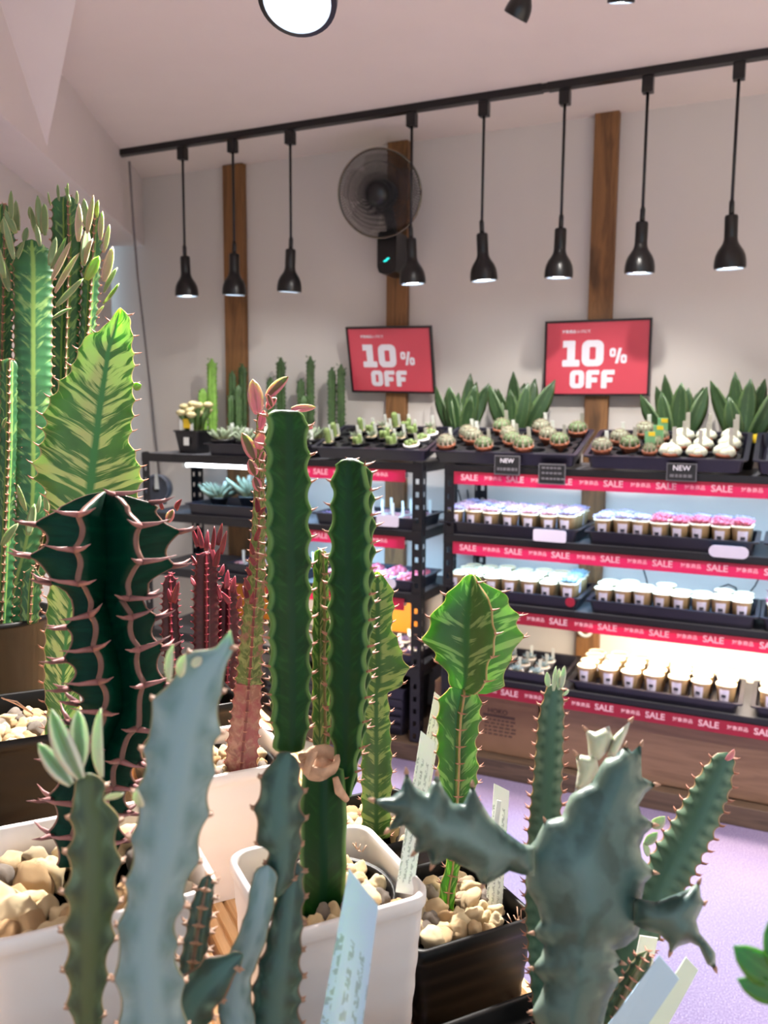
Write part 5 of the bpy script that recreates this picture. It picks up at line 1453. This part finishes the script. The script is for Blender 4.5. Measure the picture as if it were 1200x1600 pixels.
# --- striped euphorbia behind, in a black pot
bk4 = thing('potted_euphorbia', 'light striped euphorbia in a black pot right behind the central white pot', 'potted plant', uvz(.297, .622, TZB), A51)
square_pot(bk4, .048, .066, 'blackpot', .84, .84)
Z4 = .712
stem(bk4, [(590, 893, 6, 4), (590, 925, 26, 26), (590, 950, 28, 27), (590, 980, 28, 23), (590, 1010, 28, 38), (590, 1048, 28, 52), (590, 1066, 27, 40), (588, 1084, 25, 18), (588, 1110, 25, 22), (588, 1200, 25, 26), (588, 1290, 24, 24), (588, 1312, 20, 20)], [(180, 1), (0, 1), (82, .42, 's'), (270, .7)], M['varE4'], Z4, .0125, .14, .25, thick=.002, spl=.006, spw=.0005, tipround=.004)
pebbles(bk4, insq(.040), .042, .052, .0135, .0065, .0098, [loc_in(bk4, 588, 1290, Z4, .012)], .002)

# --- three-winged striped euphorbia in the black pot at the bench edge
bkF = thing('potted_euphorbia', 'euphorbia with a broad three-winged striped head in a black pot at the bench edge', 'potted plant', (-.2045, .540, TZB), A51)
square_pot(bkF, .0485, .063, 'blackpot', .86, .84, False, 4, .16)
ZF = .625
stem(bkF, [(738, 897, 2, 3), (737, 905, 16, 10), (735, 935, 40, 40), (733, 965, 62, 50), (732, 1000, 75, 54), (731, 1030, 54, 42), (728, 1060, 30, 38), (724, 1080, 20, 22)], [(178, 1), (52, 1.3), (-14, 1.7), (270, .5)], M['varF'], ZF, .0165, .12, .10, thick=.0018, spl=.007, spw=.0006, tipround=.004, baseround=.001, alt=True)
stem(bkF, [(724, 1076, 22, 22), (721, 1098, 38, 30), (717, 1120, 36, 34), (715, 1160, 34, 28), (714, 1200, 32, 32), (712, 1250, 28, 29), (708, 1310, 18, 16), (707, 1350, 10, 11), (700, 1395, 14, 11), (697, 1450, 9, 9), (696, 1472, 8, 8)], [(178, 1), (82, .8), (-4, 1.1), (270, .6)], M['varF'], ZF, .0120, .14, .15, thick=.0018, spl=.006, spw=.0005, tipround=.001)
pebbles(bkF, insq(.041), .042, .048, .0125, .006, .0098, [loc_in(bkF, 697, 1455, ZF, .006)], .003)
for k_ in range(14):
    p = pix(808 + random.uniform(-8, 12), 1440 + random.uniform(-6, 8), .60); MB().tube([p, p + Vector((random.uniform(-.006, .008), random.uniform(-.004, .006), random.uniform(.002, .007)))], .0004, 4).build('root_fibre', M['bark'], bkF, True)

# --- blurred front row
def front_pot(label, u, v, half, h):
    t = thing('potted_euphorbia', label, 'potted plant', uvz(u, v, TZB), A51)
    square_pot(t, half, h, 'blackpot', .84, .84, False, 4, .16); return t
fG = front_pot('big blue-green euphorbia with two side arms close to the lens', .292, .360, .058, .036)
ZG = .44
GB = [(805, 448), (804, 515), (806, 552), (852, 576), (818, 602), (796, 640), (804, 668), (848, 702), (814, 732), (800, 768), (806, 804), (848, 852), (816, 884), (806, 930), (806, 1000), (792, 1052), (756, 1082), (722, 1094), (746, 1134), (716, 1152), (738, 1184), (704, 1246), (690, 1300), (664, 1440), (655, 1660), (485, 1660), (482, 1440), (478, 1334), (460, 1286), (488, 1232), (500, 1198), (460, 1150), (490, 1112), (500, 1078), (462, 1040), (490, 998), (478, 956), (446, 905), (440, 830), (448, 775), (472, 748), (503, 688), (556, 674), (580, 612), (604, 590), (650, 570), (674, 520), (692, 494), (722, 484), (756, 452), (774, 474)]
blade(fG, GB, ZG, .026, 'bladeG', tips=(0, 3, 7, 11, 18, 20, 28, 31, 34, 41, 49))
GL = [(470, 862), (432, 858), (392, 846), (350, 872), (308, 894), (286, 852), (246, 832), (200, 806), (150, 832), (134, 784), (92, 792), (100, 745), (62, 704), (10, 722), (36, 672), (0, 654), (-38, 624), (24, 614), (52, 592), (70, 534), (96, 582), (132, 602), (166, 540), (188, 592), (216, 634), (248, 636), (276, 574), (300, 626), (332, 676), (382, 724), (430, 760), (472, 768)]
blade(fG, GL, ZG - .012, .020, 'bladeG', tips=(4, 8, 10, 13, 16, 19, 22, 26), dz=lambda p: -.00017 * max(0, 840 - p[0]), name='side_arm', step=8)
GR = [(780, 930), (850, 942), (900, 922), (950, 902), (986, 878), (990, 926), (1002, 946), (976, 1000), (986, 1040), (1012, 1070), (1036, 1102), (1036, 1154), (1010, 1138), (984, 1082), (958, 1070), (920, 1082), (894, 1104), (888, 1070), (858, 1042), (818, 1032), (780, 1014)]
blade(fG, GR, ZG - .008, .020, 'bladeG', tips=(4, 6, 11, 16), dz=lambda p: -.00012 * max(0, p[0] - 1000), name='side_arm', step=8)
for ol in ([(596, 600), (606, 530), (598, 478), (632, 486), (664, 484), (672, 530), (644, 574)], [(640, 492), (636, 440), (628, 402), (660, 412), (704, 392), (716, 430), (700, 470), (672, 500)], [(696, 486), (718, 424), (772, 374), (760, 412), (742, 454), (722, 490)]):
    blade(fG, ol, ZG - .010, .010, 'leafW', tips=(2,), name='young_lobe', step=7)
Z2 = .52
stem(fG, [(1137, 1176, 6), (1131, 1190, 18), (1112, 1232, 28), (1085, 1290, 33), (1050, 1352, 36), (1022, 1410, 35), (985, 1480, 30), (930, 1590, 24), (895, 1680, 20)], [(178, 1), (2, 1), (90, .7, 's'), (270, .9)], M['varG3'], Z2, .0078, .18, .45, thick=.003, spl=.005, spw=.0006, tipround=.004)
lseq(fG, [((945, 500), (980, 455), 30, 'leafPP'), ((640, 780), (690, 735), 50), ((610, 850), (660, 800), 40), ((620, 900), (600, 840), 30)], (780, 1000), 2.667, Z2 - .012, 'leafW', .004)
stem(fG, [(869, 1070, 8), (866, 1082, 14), (861, 1130, 20), (857, 1200, 22), (852, 1270, 24), (848, 1320, 24), (845, 1420, 24), (850, 1520, 22), (856, 1615, 18)], [(178, 1.05), (0, 1.05), (88, .6, 's'), (270, .9)], M['varG3'], .53, .0078, .16, .5, thick=.003, spl=.005, spw=.0006, tipround=.004)
lseq(fG, [((1045, 750), (1040, 670), 36), ((1075, 775), (1090, 640), 32), ((1118, 760), (1138, 635), 34), ((1105, 770), (1108, 650), 30), ((1130, 800), (1160, 770), 24)], (560, 860), 3.53, .525, 'leafW', .003)
stem(fG, [(1012, 1486, 5), (1006, 1500, 13), (990, 1530, 16), (965, 1580, 18), (930, 1660, 18)], [(178, 1), (2, 1), (90, .9), (270, .9)], M['varH'], .47, .006, .2, .5, thick=.003, spl=.004, spw=.0006, base=(.295, .345, .985), tipround=.004)

fH = front_pot('pale blue and olive euphorbia stems close to the lens, over the white corner pot', .030, .355, .052, .075)
ZH = .345
stem(fH, [(140, 1208, 12), (139, 1218, 24), (138, 1250, 28), (146, 1290, 38, 40), (146, 1375, 45, 43), (142, 1450, 43, 40), (140, 1530, 38, 28), (140, 1610, 26, 22), (165, 1720, 22, 22)], [(180, 1), (0, 1), (98, .8, 's'), (270, .8)], M['varH'], ZH + .02, .0165, .30, .4, thick=.003, spl=.003, spmat='spineblue', spw=.0010, base=(.038, .350, 1.005), tipround=.004)
lseq(fH, [((300, 600), (160, 430), 84), ((340, 575), (215, 290), 104), ((330, 540), (325, 290), 84), ((425, 570), (420, 285), 60, 'leafW'), ((440, 660), (515, 640), 30, 'leafW')], (0, 1000), 2.667, ZH + .005, 'leafH', .006)
stem(fH, [(360, 985, 5), (350, 1015, 14), (318, 1060, 48, 34), (292, 1130, 64, 56), (284, 1180, 60, 56), (274, 1240, 62, 58), (262, 1320, 58, 54), (246, 1400, 52, 44), (238, 1440, 52, 40), (232, 1490, 52, 46), (236, 1560, 52, 54), (240, 1620, 52, 52), (236, 1720, 40, 40)], [(181, 1), (-2, 1), (72, .72, 's'), (270, .7)], M['varH2'], ZH, .0180, .2, .4, thick=.003, spl=.003, spmat='spineblue', spw=.0010, base=(.050, .338, 1.005), tipround=.008)
lseq(fH, [((705, 170), (720, 20), 44), ((750, 150), (770, 60), 50), ((590, 690), (570, 620), 50), ((800, 110), (840, 70), 40)], (0, 1000), 2.667, ZH - .006, 'leafW', .003)
stem(fH, [(326, 1368, 6), (323, 1380, 13), (314, 1425, 19), (302, 1500, 22), (290, 1580, 24), (265, 1680, 22)], [(178, 1), (2, 1), (90, .9), (270, .9)], M['varI'], .40, .008, .22, .5, thick=.003, spl=.004, spmat='spineblue', spw=.0009, base=(.062, .366, 1.005), tipround=.004)

fI = front_pot('slim blue-green branching euphorbia in front of the central white pot', .146, .352, .048, .050)
ZI = .405
stem(fI, [(452, 1176, 12), (449, 1184, 20), (442, 1210, 32, 32), (438, 1245, 40, 38), (437, 1292, 43, 42), (443, 1332, 28, 28), (438, 1370, 24, 22), (430, 1402, 10, 10)], [(180, 1), (0, 1), (85, .45, 's'), (270, .7)], M['varI'], ZI, .0135, .26, .4, thick=.003, spl=.003, spmat='spineblue', spw=.0010, tipround=.003)
stem(fI, [(462, 1345, 6), (458, 1362, 18), (452, 1410, 24), (444, 1470, 30), (434, 1540, 40), (428, 1610, 44), (420, 1740, 40)], [(180, 1), (0, 1), (85, .6, 's'), (270, .7)], M['varI'], ZI + .004, .0125, .22, .42, thick=.003, spl=.003, spmat='spineblue', spw=.0010, base=(.132, .356, .985), tipround=.003)
stem(fI, [(418, 1352, 8), (414, 1372, 19), (404, 1430, 20), (388, 1480, 22), (368, 1530, 24), (372, 1600, 26), (400, 1720, 24)], [(180, 1), (0, 1), (85, .6, 's'), (270, .7)], M['varH2'], ZI - .006, .014, .1, .5, thick=.003, spl=.0, base=(.124, .346, .985), tipround=.003, name='side_arm')
stem(fI, [(380, 1492, 5), (366, 1500, 14), (335, 1528, 32), (300, 1568, 40), (285, 1640, 40), (330, 1740, 30)], [(180, 1), (0, 1), (85, .6, 's'), (270, .7)], M['varI'], ZI - .03, .014, .18, .42, thick=.003, spl=.003, spmat='spineblue', spw=.0010, base=(.116, .338, .985), tipround=.003, name='side_arm')

fR = front_pot('green-leaved plant at the picture edge beside the pale labels', .262, .135, .045, .07)
LR = [((1215, 1530), (1146, 1478), 52), ((1225, 1555), (1152, 1530), 40), ((1225, 1520), (1200, 1440), 50), ((1240, 1540), (1280, 1440), 60)]
for b_, e_, w_ in LR: leaf(fR, b_, e_, w_, .30, 'leafR')
bp = WM[fR] @ Vector((0, 0, .05)); MB().tube([bp, bp.lerp(pix(1222, 1540, .30), .5) + Vector((0, 0, .01)), pix(1222, 1535, .30)], [.006, .005, .003], 8).build('stem', M['leafR'], fR, True)

# --- plant labels stuck in the pots
def plant_tag(label, tl, tr, br, bl, z0, z1, mat='tag', rows=1):
    A, B, C_, D_ = pix(*tl, z0), pix(*tr, z0), pix(*br, z1), pix(*bl, z1)
    nv = (B - A).cross(D_ - A).normalized() * .0007
    vs = [A, B, C_, D_, A + nv, B + nv, C_ + nv, D_ + nv]
    uv = [(.02, 1), (.98, 1), (.98, .02), (.02, .02)] * 2
    o = MB().add(vs, [(0, 1, 2, 3), (7, 6, 5, 4), (0, 4, 5, 1), (1, 5, 6, 2), (2, 6, 7, 3), (3, 7, 4, 0)], uv).build('plant_tag', M[mat], smooth=False)
    o.location = (0, 0, 0); tag(sharp(o), label, 'label')
plant_tag('slanted white label standing behind another, beside the three-winged euphorbia', (679, 1081), (696, 1095), (655, 1332), (633, 1326), .70, .69)
plant_tag('slanted white label stuck at the edge of the central white pot', (658, 1142), (680, 1160), (645, 1398), (618, 1394), .565, .545)
plant_tag('upright white label stuck in the stones of the black pot at the bench edge', (772, 1224), (796, 1236), (784, 1430), (759, 1424), .645, .622)
plant_tag('short white label leaning on the upright one in the black pot', (777, 1250), (783, 1252), (776, 1330), (765, 1328), .632, .630, 'paper')
plant_tag('large white label with a coloured-in blue daylight cast, close to the lens before the central white pot', (545, 1358), (591, 1416), (521, 1960), (434, 1960), .40, .41, 'tagbluecast')
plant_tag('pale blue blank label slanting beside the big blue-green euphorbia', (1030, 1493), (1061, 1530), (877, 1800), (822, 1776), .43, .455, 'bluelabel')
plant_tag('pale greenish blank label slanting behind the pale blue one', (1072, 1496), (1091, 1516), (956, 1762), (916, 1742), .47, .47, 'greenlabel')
plant_tag('printed label behind the small reddish stem near the lens', (1000, 1462), (1028, 1466), (984, 1682), (957, 1678), .50, .50)
